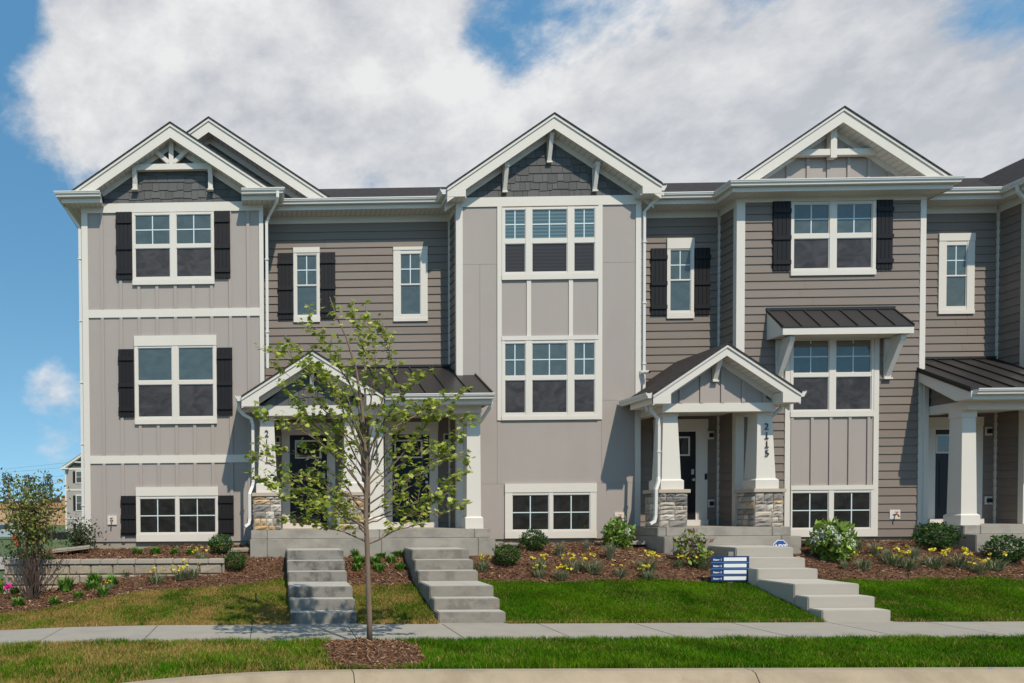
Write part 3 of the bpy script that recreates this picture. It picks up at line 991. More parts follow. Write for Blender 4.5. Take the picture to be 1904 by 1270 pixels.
# porch doors
def front_door(par, Y, trim, leaf, lite, hinge_left=True, handle=True):
    """casing, leaf, lite, sill and ironmongery from pixel boxes."""
    l, t, r, b = trim
    mx, my = (l + r) / 2, (t + b) / 2
    X = lambda p: AX(p, my, Y)
    Z = lambda p: AZ(mx, p, Y)
    xl, xr, zt = X(l), X(r), Z(t)
    ll, lt, lr, lb = leaf
    dx0, dx1, dz1, dz0 = X(ll), X(lr), Z(lt), Z(lb)
    zf = PORCH_FLOOR
    m = MB()
    m.box(xl, dx0 - 0.03, Y - 0.05, Y, zf, zt - 0.2)
    m.box(dx1 + 0.03, xr, Y - 0.05, Y, zf, zt - 0.2)
    m.box(xl - 0.01, xr + 0.01, Y - 0.056, Y, zt - 0.199, zt)
    m.box(dx0 - 0.029, dx0 + 0.012, Y - 0.04, Y, zf, dz1)
    m.box(dx1 - 0.012, dx1 + 0.029, Y - 0.04, Y, zf, dz1)
    m.box(dx0 - 0.029, dx1 + 0.029, Y - 0.041, Y, dz1 + 0.001, zt - 0.2)
    m.build('door_frame', M['white'], par)
    MB().box(xl + 0.01, xr - 0.01, Y - 0.11, Y - 0.057, zf + 0.001, dz0 - 0.02).build('door_sill', M['white'], par)
    d = MB().box(dx0 + 0.013, dx1 - 0.013, Y - 0.025, Y - 0.001, dz0, dz1 - 0.012).build('door', M['door'], par)
    a, t_, c, b_ = lite
    x0, x1, z1, z0 = X(a), X(c), Z(t_), Z(b_)
    e = 0.035
    f = MB().box(x0, x0 + e, Y - 0.036, Y - 0.0255, z0, z1).box(x1 - e, x1, Y - 0.036, Y - 0.0255, z0, z1)
    f.box(x0 + e, x1 - e, Y - 0.036, Y - 0.0255, z0, z0 + e).box(x0 + e, x1 - e, Y - 0.036, Y - 0.0255, z1 - e, z1)
    f.build('lite_frame', M['white'], d)
    MB().box(x0 + e, x1 - e, Y - 0.031, Y - 0.0255, z0 + e, z1 - e).build('lite_pane', M['pane_dark'], d)
    w = dx1 - dx0
    for i in range(2):
        xa = dx0 + w * (0.14 + 0.40 * i)
        p = MB()
        xb2, za, zb2 = xa + w * 0.32, dz0 + 0.2, z0 - 0.16
        e = 0.025
        p.box(xa, xa + e, Y - 0.032, Y - 0.0255, za, zb2).box(xb2 - e, xb2, Y - 0.032, Y - 0.0255, za, zb2)
        p.box(xa + e, xb2 - e, Y - 0.032, Y - 0.0255, za, za + e).box(xa + e, xb2 - e, Y - 0.032, Y - 0.0255, zb2 - e, zb2)
        p.build('door_panel', M['door'], d)
    if handle:
        hx = dx1 - 0.09
        MB().box(hx - 0.03, hx + 0.03, Y - 0.05, Y - 0.0255, dz0 + 1.0, dz0 + 1.12).build('deadbolt', M['nickel'], d)
        MB().tube([(hx, Y - 0.026, dz0 + 0.88), (hx, Y - 0.075, dz0 + 0.88), (hx, Y - 0.10, dz0 + 0.88)], [0.03, 0.022, 0.034], 10).build('door_knob', M['nickel'], d)
    return (xl + 0.02, xr - 0.02, zf - 0.5, zt - 0.01)


HR1.append(front_door(house_a, YR, (524, 787, 623, 985), (538, 809, 609, 971), (548.6, 818.6, 597, 852.6)))
HR1.append(front_door(house_b, YR, (715, 785, 813.5, 983), (728, 808, 799, 969), (733, 818, 785, 852)))
lap_front(wall_ra, BAY1[1] + 0.02, BAY2[0] - 0.03, PORCH_FLOOR, 8.32, YR, HR1)


def recess_frieze(par, x0, x1):
    MB().box(x0, x1, YR - 0.03, YR + 0.002, 8.32, 8.50).build('frieze_board', M['white'], par)


recess_frieze(house_a, BAY1[1] + 0.02, BAY2[0] - 0.03)
# inside corner post and side face of bay 2
def bay_side(par, wall, X, corner_w=0.115, name_z0=PORCH_FLOOR):
    MB().box(X - 0.05, X, YR - 0.045, YR, name_z0, 8.32).build('corner_post', M['white'], par)
    lap_side(wall, X, YR - 0.047, YF + 0.085, name_z0, 8.32)
    MB().box(X - 0.03, X, YF - 0.03, YR, 8.32, 8.50).build('frieze_board', M['white'], par)
    MB().box(X - 0.028, X + corner_w, YF - 0.029, YF, Z_SIDING, Z_FRIEZE).box(X - 0.0275, X, YF + 0.001, YF + 0.085, Z_SIDING, Z_FRIEZE).build('corner_board', M['white'], par)


bay_side(house_b, wall_b, BAY2[0])
bay_side(house_c, wall_c, BAY3[0], 0.15)
bay_side(house_d, wall_d, BAY4[0], 0.15)

# =================================================================== bay 2 (house B)
corner_trim(house_b, BAY2[1] - 0.115, BAY2[1], YF, Z_SIDING, Z_FRIEZE)
MB().box(BAY2[0] - 0.029, BAY2[1] + 0.002, YF - 0.034, YF + 0.002, Z_FRIEZE, Z_FRIEZE + 0.20).build('frieze_board', M['white'], house_b)
sx = lambda p: AX(800 + p * 0.2836, 600, YF)
XS0, XS1, XS2, XS3 = sx(437), sx(466), sx(1097), sx(1124)
cols2 = [(800 + a * 0.2836, 800 + b * 0.2836) for a, b in ((485, 622), (663, 895), (938, 1075))]
win(house_b, YF, (800 + 466 * .2836, 386, 800 + 1097 * .2836, 520.5), cols2, [(390, 444.5, 'b', (1, 1)), (453, 506.5, 'sb', None)], None, 510, label='triple window with pale blinds behind the glass')
win(house_b, YF, (800 + 466 * .2836, 625, 800 + 1097 * .2836, 781), cols2, [(638.4, 699, 'g', (1, 1)), (706.8, 768, 's', None)], 633, 773.5)
zsb = AZ(1021, 781, YF)
MB().box(XS0, XS1 - 0.001, YF - 0.033, YF + 0.002, zsb, Z_FRIEZE).build('surround_board', M['white'], house_b)
MB().box(XS2 + 0.001, XS3, YF - 0.033, YF + 0.002, zsb, Z_FRIEZE).build('surround_board', M['white'], house_b)
zpt, zpb = AZ(1021, 520.5, YF), AZ(1021, 625, YF)
for a, b in ((630, 658), (905, 932)):
    MB().box(sx(a), sx(b), YF - 0.031, YF + 0.002, zpb + 0.001, zpt - 0.001).build('panel_mullion', M['white'], house_b)
for a, b in ((466, 630), (658, 905), (932, 1097)):
    MB().box(sx(a) + 0.002, sx(b) - 0.002, YF - 0.008, YF + 0.002, zpb + 0.002, zpt - 0.002).build('panel', M['greige'], wall_b)
# fibre cement sheets with open joints
def sheet(x0, x1, z0, z1):
    MB().box(x0 + 0.0022, x1 - 0.0022, YF - 0.009, YF + 0.002, z0 + 0.0022, z1 - 0.0022).build('panel', M['greige'], wall_b)


xa, xb, xc_, xd = BAY2[0] + 0.116, XS0, XS3, BAY2[1] - 0.116
zj = AZ(1021, 490, YF)
xv = AX(892, 520, YF)
zl = AZ(1170, 744, YF)
sheet(xa, xb, zj, Z_FRIEZE)
sheet(xa, xv, zl, zj)
sheet(xv, xb, zl, zj)
sheet(xc_, xd, zj, Z_FRIEZE)
sheet(xc_, xd, zl, zj)
xw0, xw1 = AX(938, 950, YF), AX(1107.6, 950, YF)
zw1 = AZ(1022, 899, YF)
sheet(xa, xb, zw1, zl)
sheet(XS0, XS3, zw1, zsb)
sheet(xc_, xd, zw1, zl)
sheet(xa, xw0, Z_SIDING, zw1)
sheet(xw1, xd, Z_SIDING, zw1)
win(house_b, YF, (938, 899, 1107.6, 1000.5), [(951.3, 1019.7), (1026.8, 1096)], [(920, 985.3, 'd', (1, 1))], 915.5, 988)
tap(house_b, 1141.6, 952.7, 1159.2, 969.7, YF)
XC2, ZP2, HF2 = 6.10, 10.215, 2.262
gable(house_b, XC2, ZP2, HF2, 0.668, YG, YF, 18.6, boxed=0.40)
gw2 = MB().prism([(XC2 - 2.1, Z_FRIEZE + 0.2), (XC2 + 2.1, Z_FRIEZE + 0.2), (XC2, ZP2 - 0.25)], YF, YF + 0.3).build('gable_wall', M['shake_wall'], house_b)
shakes(gw2, [(XC2 - 1.97, Z_FRIEZE + 0.2), (XC2 + 1.97, Z_FRIEZE + 0.2), (XC2 + 1.97, ZP2 - 0.33 - 1.97 * sl), (XC2, ZP2 - 0.33), (XC2 - 1.97, ZP2 - 0.33 - 1.97 * sl)], YF)
bracket(house_b, AX(1019.5, 262, YF), ZP2 - 0.34, 0.56, YF, 0.22, 0.095)
for px_, py_ in ((937, 312), (1104, 310)):
    xq = AX(px_, py_, YF)
    bracket(house_b, xq, ZP2 - 0.34 - abs(xq - XC2) * sl, 0.54, YF, 0.22, 0.095)

# =================================================================== recess 2 and bay 3 (house C)
HR2 = []
HR2.append(win(house_c, YR, (1238.7, 444, 1288.6, 593), [(1244.4, 1283)], [(465.6, 521, 'g', (1, 1)), (522.5, 579, 'g', None)], 463.5, 582.5))
HR2.append(shutter(house_c, YR, (1208.6, 463, 1238, 586.5)))
HR2.append(shutter(house_c, YR, (1289.8, 462, 1318.4, 585.5)))
HR2.append(front_door(house_c, YR, (1213, 780, 1313, 979), (1228, 803, 1293, 965), (1235, 812, 1281, 848)))
lap_front(wall_rc, BAY2[1] + 0.02, BAY3[0] - 0.05, PORCH_FLOOR, 8.32, YR, HR2)
recess_frieze(house_c, BAY2[1] + 0.02, BAY3[0] - 0.05)
corner_trim(house_c, BAY3[1] - 0.12, BAY3[1], YF, Z_SIDING, Z_FRIEZE)
MB().box(BAY3[0] - 0.029, BAY3[1] + 0.002, YF - 0.034, YF + 0.002, Z_FRIEZE, 8.50).build('frieze_board', M['white'], house_c)
H3 = []
H3.append(win(house_c, YF, (1468.5, 375.8, 1626, 512.7), [(1473.8, 1540), (1553.3, 1619.5)], [(380, 435.3, 'g', (1, 1)), (443.8, 500, 's', None)], None, 503.4))
H3.append(shutter(house_c, YF, (1435, 375.8, 1467.3, 504)))
H3.append(shutter(house_c, YF, (1627.3, 372.9, 1657, 501.4)))
win(house_c, YF, (1467.8, 624, 1621.8, 775.4), [(1472.7, 1539.3), (1551.8, 1617.9)], [(632.5, 694, 'g', (1, 1)), (701, 762.7, 's', None)], 629, 765)
win(house_c, YF, (1467.8, 902.5, 1621.8, 997.8), [(1470.5, 1538.5), (1547.5, 1616.5)], [(915.8, 982, 'd', (1, 1))], 911, 984)
xs0, xs1, xs2, xs3 = AX(1457.6, 800, YF), AX(1467.6, 800, YF), AX(1622, 800, YF), AX(1631.5, 800, YF)
zst, zsb3 = AZ(1545, 612, YF), AZ(1545, 997.8, YF)
MB().box(xs0, xs1 - 0.001, YF - 0.034, YF + 0.002, zsb3, zst).build('surround_board', M['white'], house_c)
MB().box(xs2 + 0.001, xs3, YF - 0.034, YF + 0.002, zsb3, zst).build('surround_board', M['white'], house_c)
zq1, zq0 = AZ(1545, 775.4, YF), AZ(1545, 902.5, YF)
pnl = MB().box(xs1, xs2, YF - 0.012, YF + 0.002, zq0, zq1).build('panel', M['greige'], wall_c)
for q in (1160, 1290, 1412, 1537, 1660):
    ob('batten', BATTEN, wall_c, (AX(1140 + q * .2836, 840, YF) + 0.02, YF - 0.012, zq0), scale=(0.06, 1, zq1 - zq0))
H3.append((xs0 + 0.02, xs3 - 0.02, zsb3, zst - 0.3))
lap_front(wall_c, BAY3[0] + 0.151, BAY3[1] - 0.121, Z_SIDING, Z_FRIEZE, YF, H3)
tap(house_c, 1652.5, 947.8, 1671.8, 965, YF)
# canopy over the middle window
cy0 = YF - 0.52
cx0, cx1 = AX(1425, 577, YF - 0.02), AX(1663, 573, YF - 0.02)
czb, czf = AZ(1545, 577, YF), AZ(1575, 606, cy0)
can = MB()
can.prism_yz([(YF - 0.02, czb - 0.03), (cy0, czf - 0.03), (cy0, czf), (YF - 0.02, czb)], cx0, cx1)
canopy = can.build('canopy_roof', M['metal_roof'], house_c)
nr = 7
for i in range(nr + 1):
    x = cx0 + 0.015 + (cx1 - cx0 - 0.03) * i / nr
    MB().prism_yz([(YF - 0.021, czb + 0.001), (cy0 - 0.004, czf + 0.001), (cy0 - 0.004, czf + 0.03), (YF - 0.021, czb + 0.03)], x - 0.014, x + 0.014).build('standing_seam', M['metal_roof'], canopy)
MB().box(cx0 - 0.01, cx1 + 0.01, YF - 0.04, YF - 0.019, czb + 0.002, czb + 0.06).build('flashing', M['metal_roof'], canopy)
cf = czf - 0.031
MB().box(cx0 + 0.01, cx1 - 0.01, cy0 + 0.005, cy0 + 0.03, cf - 0.135, cf).build('canopy_fascia', M['white'], house_c)
m = MB()
for xq in (cx0 + 0.01, cx1 - 0.03):
    m.prism_yz([(YF - 0.02, czb - 0.032), (cy0 + 0.031, cf - 0.001), (cy0 + 0.031, cf - 0.13), (YF - 0.02, cf - 0.13)], xq, xq + 0.02)
m.box(cx0 + 0.031, cx1 - 0.031, cy0 + 0.031, YF - 0.02, cf - 0.12, cf - 0.10)
m.build('canopy_soffit', M['white'], house_c)
for pa, pb in ((1441, 1451), (1641, 1652)):
    xq = AX((pa + pb) / 2, 690, YF)
    zt, zb_ = cf - 0.135, AZ(1460, 705, YF)
    m = MB().box(xq - 0.07, xq + 0.07, YF - 0.06, YF - 0.024, zb_, zt)
    m.prism_yz([(YF - 0.061, zb_ + 0.02), (YF - 0.061, zb_ + 0.30), (YF - 0.20, zt - 0.001), (YF - 0.44, zt - 0.001), (YF - 0.44, zt - 0.10), (YF - 0.38, zt - 0.20)], xq - 0.05, xq + 0.05)
    m.build('canopy_bracket', M['white'], house_c)
    MB().box(xq - 0.09, xq + 0.09, YF - 0.085, YF - 0.024, zb_ - 0.035, zb_ - 0.001).build('bracket_foot', M['white'], house_c)
# gable of bay 3
XC3, ZP3, HF3 = 12.12, 10.225, 2.24
gable(house_c, XC3, ZP3, HF3, 0.668, YG - 0.02, YF, 18.6, zmin=8.69)
gw3 = MB().prism([(XC3 - 2.1, 8.5), (XC3 + 2.1, 8.5), (XC3, ZP3 - 0.25)], YF, YF + 0.3).build('gable_wall', M['greige'], house_c)
for i in range(-4, 5):
    x = XC3 - 0.07 + i * 0.43
    zt = ZP3 - 0.40 - abs(x - XC3) * sl
    if zt > 8.6:
        ob('batten', BATTEN, gw3, (x, YF, 8.5), scale=(0.065, 1, zt - 8.5))
yt = YF - 0.15
zb3 = AZ(1550, 288, yt)
MB().box(AX(1473, 282, yt), AX(1629, 282, yt), yt, yt + 0.10, zb3, zb3 + 0.13).build('tie_beam', M['white'], house_c)
xk = AX(1550, 270, yt)
MB().box(xk - 0.065, xk + 0.065, yt - 0.012, yt + 0.112, zb3 - 0.06, ZP3 - 0.30).build('king_post', M['white'], house_c)

# =================================================================== recess 3 and bay 4 (house D)
HR3 = []
HR3.append(win(house_d, YR, (1742.7, 435, 1809, 584.5), [(1757, 1795)], [(456.6, 513, 'g', (1, 1)), (514.5, 571, 'g', None)], 449, 577))
HR3.append(front_door(house_d, YR, (1721, 776, 1823, 976), (1735, 799, 1803, 963), (1737, 808, 1785, 843)))
lap_front(wall_rd, BAY3[1] + 0.02, BAY4[0] - 0.05, PORCH_FLOOR, 8.32, YR, HR3)
recess_frieze(house_d, BAY3[1] + 0.02, BAY4[0] - 0.05)
gable(house_d, 18.3, 10.22, 2.3, 0.668, YG - 0.02, YF, 19.6, zmin=8.69)

# =================================================================== eaves and main roof
YEV = YR - 0.42
EB = 15.72
eave(house_a, [(BAY1[1] - 0.02, YEV), (BAY2[0] - 0.30, YEV), (BAY2[0] - 0.30, EB)], Z_EAVE, 0.43)
eave(house_c, [(BAY2[1] + 0.28, EB), (BAY2[1] + 0.28, YEV), (BAY3[0] - 0.33, YEV), (BAY3[0] - 0.33, 15.64), (BAY3[1] + 0.25, 15.64), (BAY3[1] + 0.25, YEV)], Z_EAVE, 0.43)
eave(house_d, [(BAY3[1] - 0.02, YEV), (BAY4[0] - 0.33, YEV), (BAY4[0] - 0.33, 15.64), (BAY4[1], 15.64)], Z_EAVE, 0.43)
MB().box(BAY2[0] - 0.3, BAY2[0], EB + 0.01, YEV, 8.49, 8.51).build('soffit', M['soffit'], house_b)
for par_, a_, b_ in ((house_a, -0.9, BAY2[0] + 0.2), (house_b, BAY2[0] + 0.2, BAY2[1] + 0.3), (house_c, BAY2[1] + 0.3, BAY3[1] + 0.3), (house_d, BAY3[1] + 0.3, 26)):
    MB().prism_yz([(YEV + 0.02, Z_EAVE - 0.02), (20.0, 10.60), (26.5, 7.4), (26.5, 7.3), (20.0, 10.5), (YEV + 0.02, Z_EAVE - 0.06)], a_, b_).build('main_roof', M['asphalt_roof'], par_)


# ---- rainwater pipes
def downspout(par, pts, r=0.042):
    o = MB().tube(pts, r, 4, 0.8).build('downspout', M['metalwhite'], par)
    for a, b in zip(pts[:-1], pts[1:]):
        if a[2] - b[2] > 1.0:                                   # straps and a slip joint on the long drops
            n = int((a[2] - b[2]) // 1.6) + 1
            for k in range(n):
                f = (k + 0.5) / n
                x, y, z = (a[i] + (b[i] - a[i]) * f for i in range(3))
                MB().box(x - 0.042, x + 0.042, y - 0.036, y + 0.036, z - 0.014, z + 0.014).build('strap', M['metalwhite'], o)


ydl = YF - 0.075
xq = BAY1[0] - 0.05
downspout(house_a, [(xl0 + 0.03, 15.9, 8.60), (xl0 + 0.04, 15.9, 8.46), (xq - 0.08, ydl + 0.10, 8.20), (xq, ydl + 0.1, 8.08), (xq, ydl + 0.1, 1.3)])
xq = BAY1[1] + 0.07
downspout(house_a, [(xr0 - 0.03, 15.60, 8.62), (xr0 - 0.03, 15.60, 8.50), (xr0 - 0.05, 15.66, 8.42), (xq + 0.06, ydl + 0.02, 8.24), (xq, ydl + 0.05, 8.1), (xq, ydl + 0.05, 4.95)])
xq = BAY2[1] + 0.06
downspout(house_c, [(BAY2[1] + 0.33, 15.76, 8.60), (BAY2[1] + 0.33, 15.76, 8.48), (BAY2[1] + 0.18, ydl - 0.02, 8.36), (xq, ydl + 0.05, 8.22), (xq, ydl + 0.05, 4.3)])
xq = BAY4[0] - 0.05
downspout(house_d, [(BAY4[0] - 0.4, 15.8, 8.6), (BAY4[0] - 0.38, 15.82, 8.46), (xq - 0.05, ydl - 0.02, 8.26), (xq, ydl, 8.15), (xq, ydl, 4.9)])

# =================================================================== porches
def tapered(m, xc, yf, w0, w1, z0, z1, skew=0.0):
    """square tapered shaft whose front face stays near yf."""
    yc = yf + w0 / 2
    b = [(xc - w0 / 2, yc - w0 / 2, z0), (xc + w0 / 2, yc - w0 / 2, z0), (xc + w0 / 2, yc + w0 / 2, z0), (xc - w0 / 2, yc + w0 / 2, z0)]
    t = [(xc - w1 / 2, yc - w1 / 2, z1), (xc + w1 / 2, yc - w1 / 2, z1), (xc + w1 / 2, yc + w1 / 2, z1), (xc - w1 / 2, yc + w1 / 2, z1)]
    return m.hexa(b, t)


def column(par, xc, yf, w0, w1, z0, z1, base=0.18, cap=0.07, cap_w=0.03):
    o = tapered(MB(), xc, yf, w0, w1, z0 + base * 0.5, z1).build('column', M['white'], par)
    yc = yf + w0 / 2
    bw = w0 + 0.07
    m = MB().box(xc - bw / 2, xc + bw / 2, yc - bw / 2, yc + bw / 2, z0, z0 + base)
    tapered(m, xc, yc - bw / 2 + 0.0, bw, w0 + 0.01, z0 + base, z0 + base + 0.03)
    m.build('column_base', M['white'], o)
    cw = w1 + cap_w
    MB().box(xc - cw / 2, xc + cw / 2, yc - cw / 2, yc + cw / 2, z1 - cap, z1 + 0.002).build('capital', M['white'], o)
    return o


# shared rough stone faces
STONE_MESH = []
for k_ in range(8):
    m_ = MB()
    nx_, nz_ = 4, 3
    pts = {}
    for i_ in range(nx_ + 1):
        for j_ in range(nz_ + 1):
            edge = i_ in (0, nx_) or j_ in (0, nz_)
            x_ = i_ / nx_ + (0 if i_ in (0, nx_) else random.uniform(-0.07, 0.07)) + (random.uniform(-0.012, 0.012) if edge else 0)
            z_ = j_ / nz_ + (0 if j_ in (0, nz_) else random.uniform(-0.09, 0.09)) + (random.uniform(-0.03, 0.03) if edge else 0)
            y_ = -0.012 + random.uniform(-0.004, 0.004) if edge else -0.034 + random.uniform(-0.012, 0.012)
            pts[i_, j_] = len(m_.v)
            m_.v.append((x_, y_, z_))
    for i_ in range(nx_):
        for j_ in range(nz_):
            m_.f.append((pts[i_, j_], pts[i_ + 1, j_], pts[i_ + 1, j_ + 1], pts[i_, j_ + 1]))
    ring = [pts[i_, 0] for i_ in range(nx_ + 1)] + [pts[nx_, j_] for j_ in range(1, nz_ + 1)] + [pts[i_, nz_] for i_ in range(nx_ - 1, -1, -1)] + [pts[0, j_] for j_ in range(nz_ - 1, 0, -1)]
    base_ = len(m_.v)
    for r_ in ring:
        v_ = m_.v[r_]
        m_.v.append((v_[0], 0.01, v_[2]))
    for q_ in range(len(ring)):
        w_ = (q_ + 1) % len(ring)
        m_.f.append((ring[q_], base_ + q_, base_ + w_, ring[w_]))
    STONE_MESH.append(m_)


def stone_meshes(key):
    return [mm.mesh('stone', M[key]) for mm in STONE_MESH]


STONES = {k: stone_meshes('stone%d' % k) for k in range(len(STONE_COLORS))}


def lay_stones(par, origin, rot, length, height, warm):
    z = 0.0
    pool = [2, 7, 3, 4, 6, 7, 2, 3, 0, 1] if warm else [0, 1, 2, 5, 6, 1, 0, 2, 3, 7, 6]
    while z < height - 0.03:
        h = min(random.choice([0.075, 0.10, 0.12, 0.145]), height - z)
        if height - z - h < 0.06:
            h = height - z
        x = 0.0
        while x < length - 0.02:
            w = min(random.choice([0.13, 0.18, 0.24, 0.30, 0.34]), length - x)
            if length - x - w < 0.08:
                w = length - x
            k = random.choice(pool)
            c, s = math.cos(rot), math.sin(rot)
            ob('stone', random.choice(STONES[k]), par, (origin[0] + c * (x + 0.004), origin[1] + s * (x + 0.004), origin[2] + z + 0.004), rot=(0, 0, rot), scale=(w - 0.009, 1, h - 0.009))
            x += w
        z += h


def pier(par, x0, x1, yf, warm):
    z0, z1 = PORCH_FLOOR, 2.125
    d = x1 - x0
    o = MB().box(x0 + 0.012, x1 - 0.012, yf + 0.012, yf + d - 0.012, z0, z1).build('stone_pier', M['mortar'], par)
    lay_stones(o, (x0 + 0.012, yf + 0.012, z0), 0, d - 0.024, z1 - z0, warm)
    lay_stones(o, (x0 + 0.012, yf + d - 0.012, z0), -math.pi / 2, d - 0.024, z1 - z0, warm)
    e = 0.035
    MB().box(x0 - e, x1 + e, yf - e, yf + d + e, z1 + 0.001, z1 + 0.078).build('pier_cap', M['cap'], o, bevel=0.008)


def numerals(par, text, x, y, ztop, size=0.195, step=0.182, lean=0.0):
    for i, ch in enumerate(text):
        cu = bpy.data.curves.new('numeral', 'FONT')
        cu.body = ch
        cu.size = size
        cu.extrude = 0.008
        cu.offset = -0.0015
        cu.align_x = 'CENTER'
        t = bpy.data.objects.new('numeral', cu)
        me = bpy.data.meshes.new_from_object(t)
        bpy.data.objects.remove(t)
        me.materials.clear()
        me.materials.append(M['bronze'])
        z = ztop - i * step - 0.142
        yy = y - lean * (ztop - z)
        o = ob('house_number', me, par, (x, yy, z), rot=(math.pi / 2 - lean, 0, 0), label='bronze numeral %s' % ch)
        if ch in '1':
            MB().box(x - 0.035, x + 0.04, yy - 0.008, yy + 0.008, z - 0.004, z + 0.012).build('numeral_foot', M['bronze'], o)


def wall_plate(par, name, l, t, r, b, Y, lamp=True):
    x0, x1, z0, z1 = AX(l, t, Y), AX(r, t, Y), AZ(l, b, Y), AZ(l, t, Y)
    o = MB().box(x0, x1, Y - 0.028, Y - 0.016, z0, z1).build(name, M['white'], par)
    dx, dz = (x1 - x0) * 0.24, (z1 - z0) * 0.24
    MB().box(x0 + dx, x1 - dx, Y - 0.075, Y - 0.0285, z0 + dz, z1 - dz).build('lamp_head' if lamp else 'cover', M['blackplastic'], o)


def metal_shed(par, x0, x1, yf, zf, yb, zb, pitch=0.436):
    n = max(1, round((x1 - x0) / pitch))
    root = MB().prism_yz([(yf + 0.02, zf - 0.06), (yb, zb - 0.06), (yb, zb - 0.025), (yf + 0.02, zf - 0.025)], x0, x1).build('porch_roof', M['metal_roof'], par)
    w = (x1 - x0) / n
    for i in range(n):
        MB().prism_yz([(yf, zf - 0.024), (yb, zb - 0.024), (yb, zb), (yf, zf)], x0 + i * w + 0.001, x0 + (i + 1) * w - 0.001).build('roof_panel', M['metal_roof'], root)
    for i in range(n + 1):
        x = min(max(x0 + i * w, x0 + 0.014), x1 - 0.014)
        MB().prism_yz([(yf - 0.004, zf + 0.001), (yb, zb + 0.001), (yb, zb + 0.034), (yf - 0.004, zf + 0.034)], x - 0.013, x + 0.013).build('standing_seam', M['metal_roof'], root)
    return root


# ---- porch 1: gable on two stone piers (A), metal shed on two columns (B)
XP1, ZPP1, HP1, SP1 = 0.90, 5.075, 1.448, 0.63
gable(house_a, XP1, ZPP1, HP1, SP1, YPF, YPW, YR - 0.02, fascia=0.16, boxed=0.36)
zbt, zbb = AZ(580, 754, YPW), AZ(580, 772.5, YPW)
pg = MB().prism([(XP1 - 1.05, zbt), (XP1 + 1.05, zbt), (XP1, ZPP1 - 0.2)], YPW, YPW + 0.12).build('porch_gable', M['shake_wall'], house_a)
shakes(pg, [(XP1 - 1.0, zbt), (XP1 + 1.0, zbt), (XP1 + 1.0, zbt + 0.02), (XP1, ZPP1 - 0.26), (XP1 - 1.0, zbt + 0.02)], YPW)
bracket(house_a, XP1, ZPP1 - 0.28, 0.42, YPW, 0.22, 0.09)
xbm0, xbm1 = AX(480, 764, YPW), AX(895, 766, YPW)
MB().box(xbm0, 2.33, YPW - 0.02, YPW + 0.2, zbb, zbt).build('porch_beam', M['white'], house_a)
MB().box(2.332, xbm1, YPW - 0.02, YPW + 0.2, zbb + 0.02, zbt + 0.02).build('porch_beam', M['white'], house_b)
MB().box(xbm0 + 0.002, xbm0 + 0.2, YPW + 0.201, YR - 0.03, zbb, zbt).build('porch_beam', M['white'], house_a)
MB().box(xbm0 + 0.201, xbm1, YPW + 0.201, YR - 0.035, zbt - 0.09, zbt - 0.05).build('porch_ceiling', M['soffit'], house_a)
MB().sweep([(XP1 - HP1, YF - 0.01), (XP1 - HP1, YPF + 0.02)], ZPP1 - SP1 * HP1 + 0.01, GUTTER).build('gutter', M['metalwhite'], house_a)
metal_shed(house_b, 1.85, 4.53, YPF, 4.165, YR - 0.02, 5.05)
MB().box(1.9, 4.12, YR - 0.05, YR - 0.019, 5.06, 5.11).build('flashing', M['metal_roof'], house_b)
eave(house_b, [(2.36, YPF + 0.01), (4.53, YPF + 0.01)], 4.15, 0.30, fascia=0.20)
MB().prism_yz([(YPF + 0.04, 3.95), (YPF + 0.04, 4.13), (YF - 0.03, 4.72), (YF - 0.03, 3.95)], 4.47, 4.50).build('porch_cheek', M['white'], house_b)
pier(house_a, -0.32, 0.27, 15.08, True)
pier(house_a, 1.43, 2.02, 15.08, True)
column(house_a, AX(497, 850, 15.2), 15.18, 0.40, 0.285, 2.205, zbb)
column(house_a, AX(655, 850, 15.2), 15.18, 0.40, 0.285, 2.205, zbb)
column(house_b, AX(701, 850, 15.2), 15.20, 0.30, 0.26, PORCH_FLOOR, zbb + 0.02, 0.22, 0.14, 0.02)
column(house_b, AX(881, 850, 15.2), 15.20, 0.30, 0.27, PORCH_FLOOR, zbb + 0.02, 0.22, 0.14, 0.02)
numerals(house_a, '2111', AX(496, 830, 15.2), 15.208, AZ(496, 799, 15.2), lean=0.035)
numerals(house_b, '2113', AX(701, 830, 15.2), 15.196, AZ(701, 799, 15.2), lean=0.01)
wall_plate(house_a, 'wall_light', 512, 811, 521.6, 825.5, YR)
wall_plate(house_b, 'wall_light', 824, 806, 834, 821, YR)
xd_, yd_ = -0.37, 15.12
downspout(house_a, [(XP1 - HP1 - 0.06, 14.95, 4.06), (XP1 - HP1 - 0.06, 14.95, 3.92), (-0.50, 14.99, 3.80), (-0.36, 15.10, 3.74), (-0.325, 15.12, 3.62), (-0.325, 15.12, 2.42), (-0.345, 15.10, 2.33), (-0.40, 15.02, 2.18), (-0.40, 15.02, 1.66), (-0.42, 14.99, 1.56), (-0.50, 14.94, 1.50)])
downspout(house_b, [(4.50, 14.87, 4.06), (4.50, 14.87, 3.9), (4.42, 15.05, 3.72), (4.36, 15.42, 3.55), (4.36, 15.52, 3.4), (4.36, 15.52, 1.6), (4.40, 15.40, 1.5), (4.47, 15.30, 1.46)])

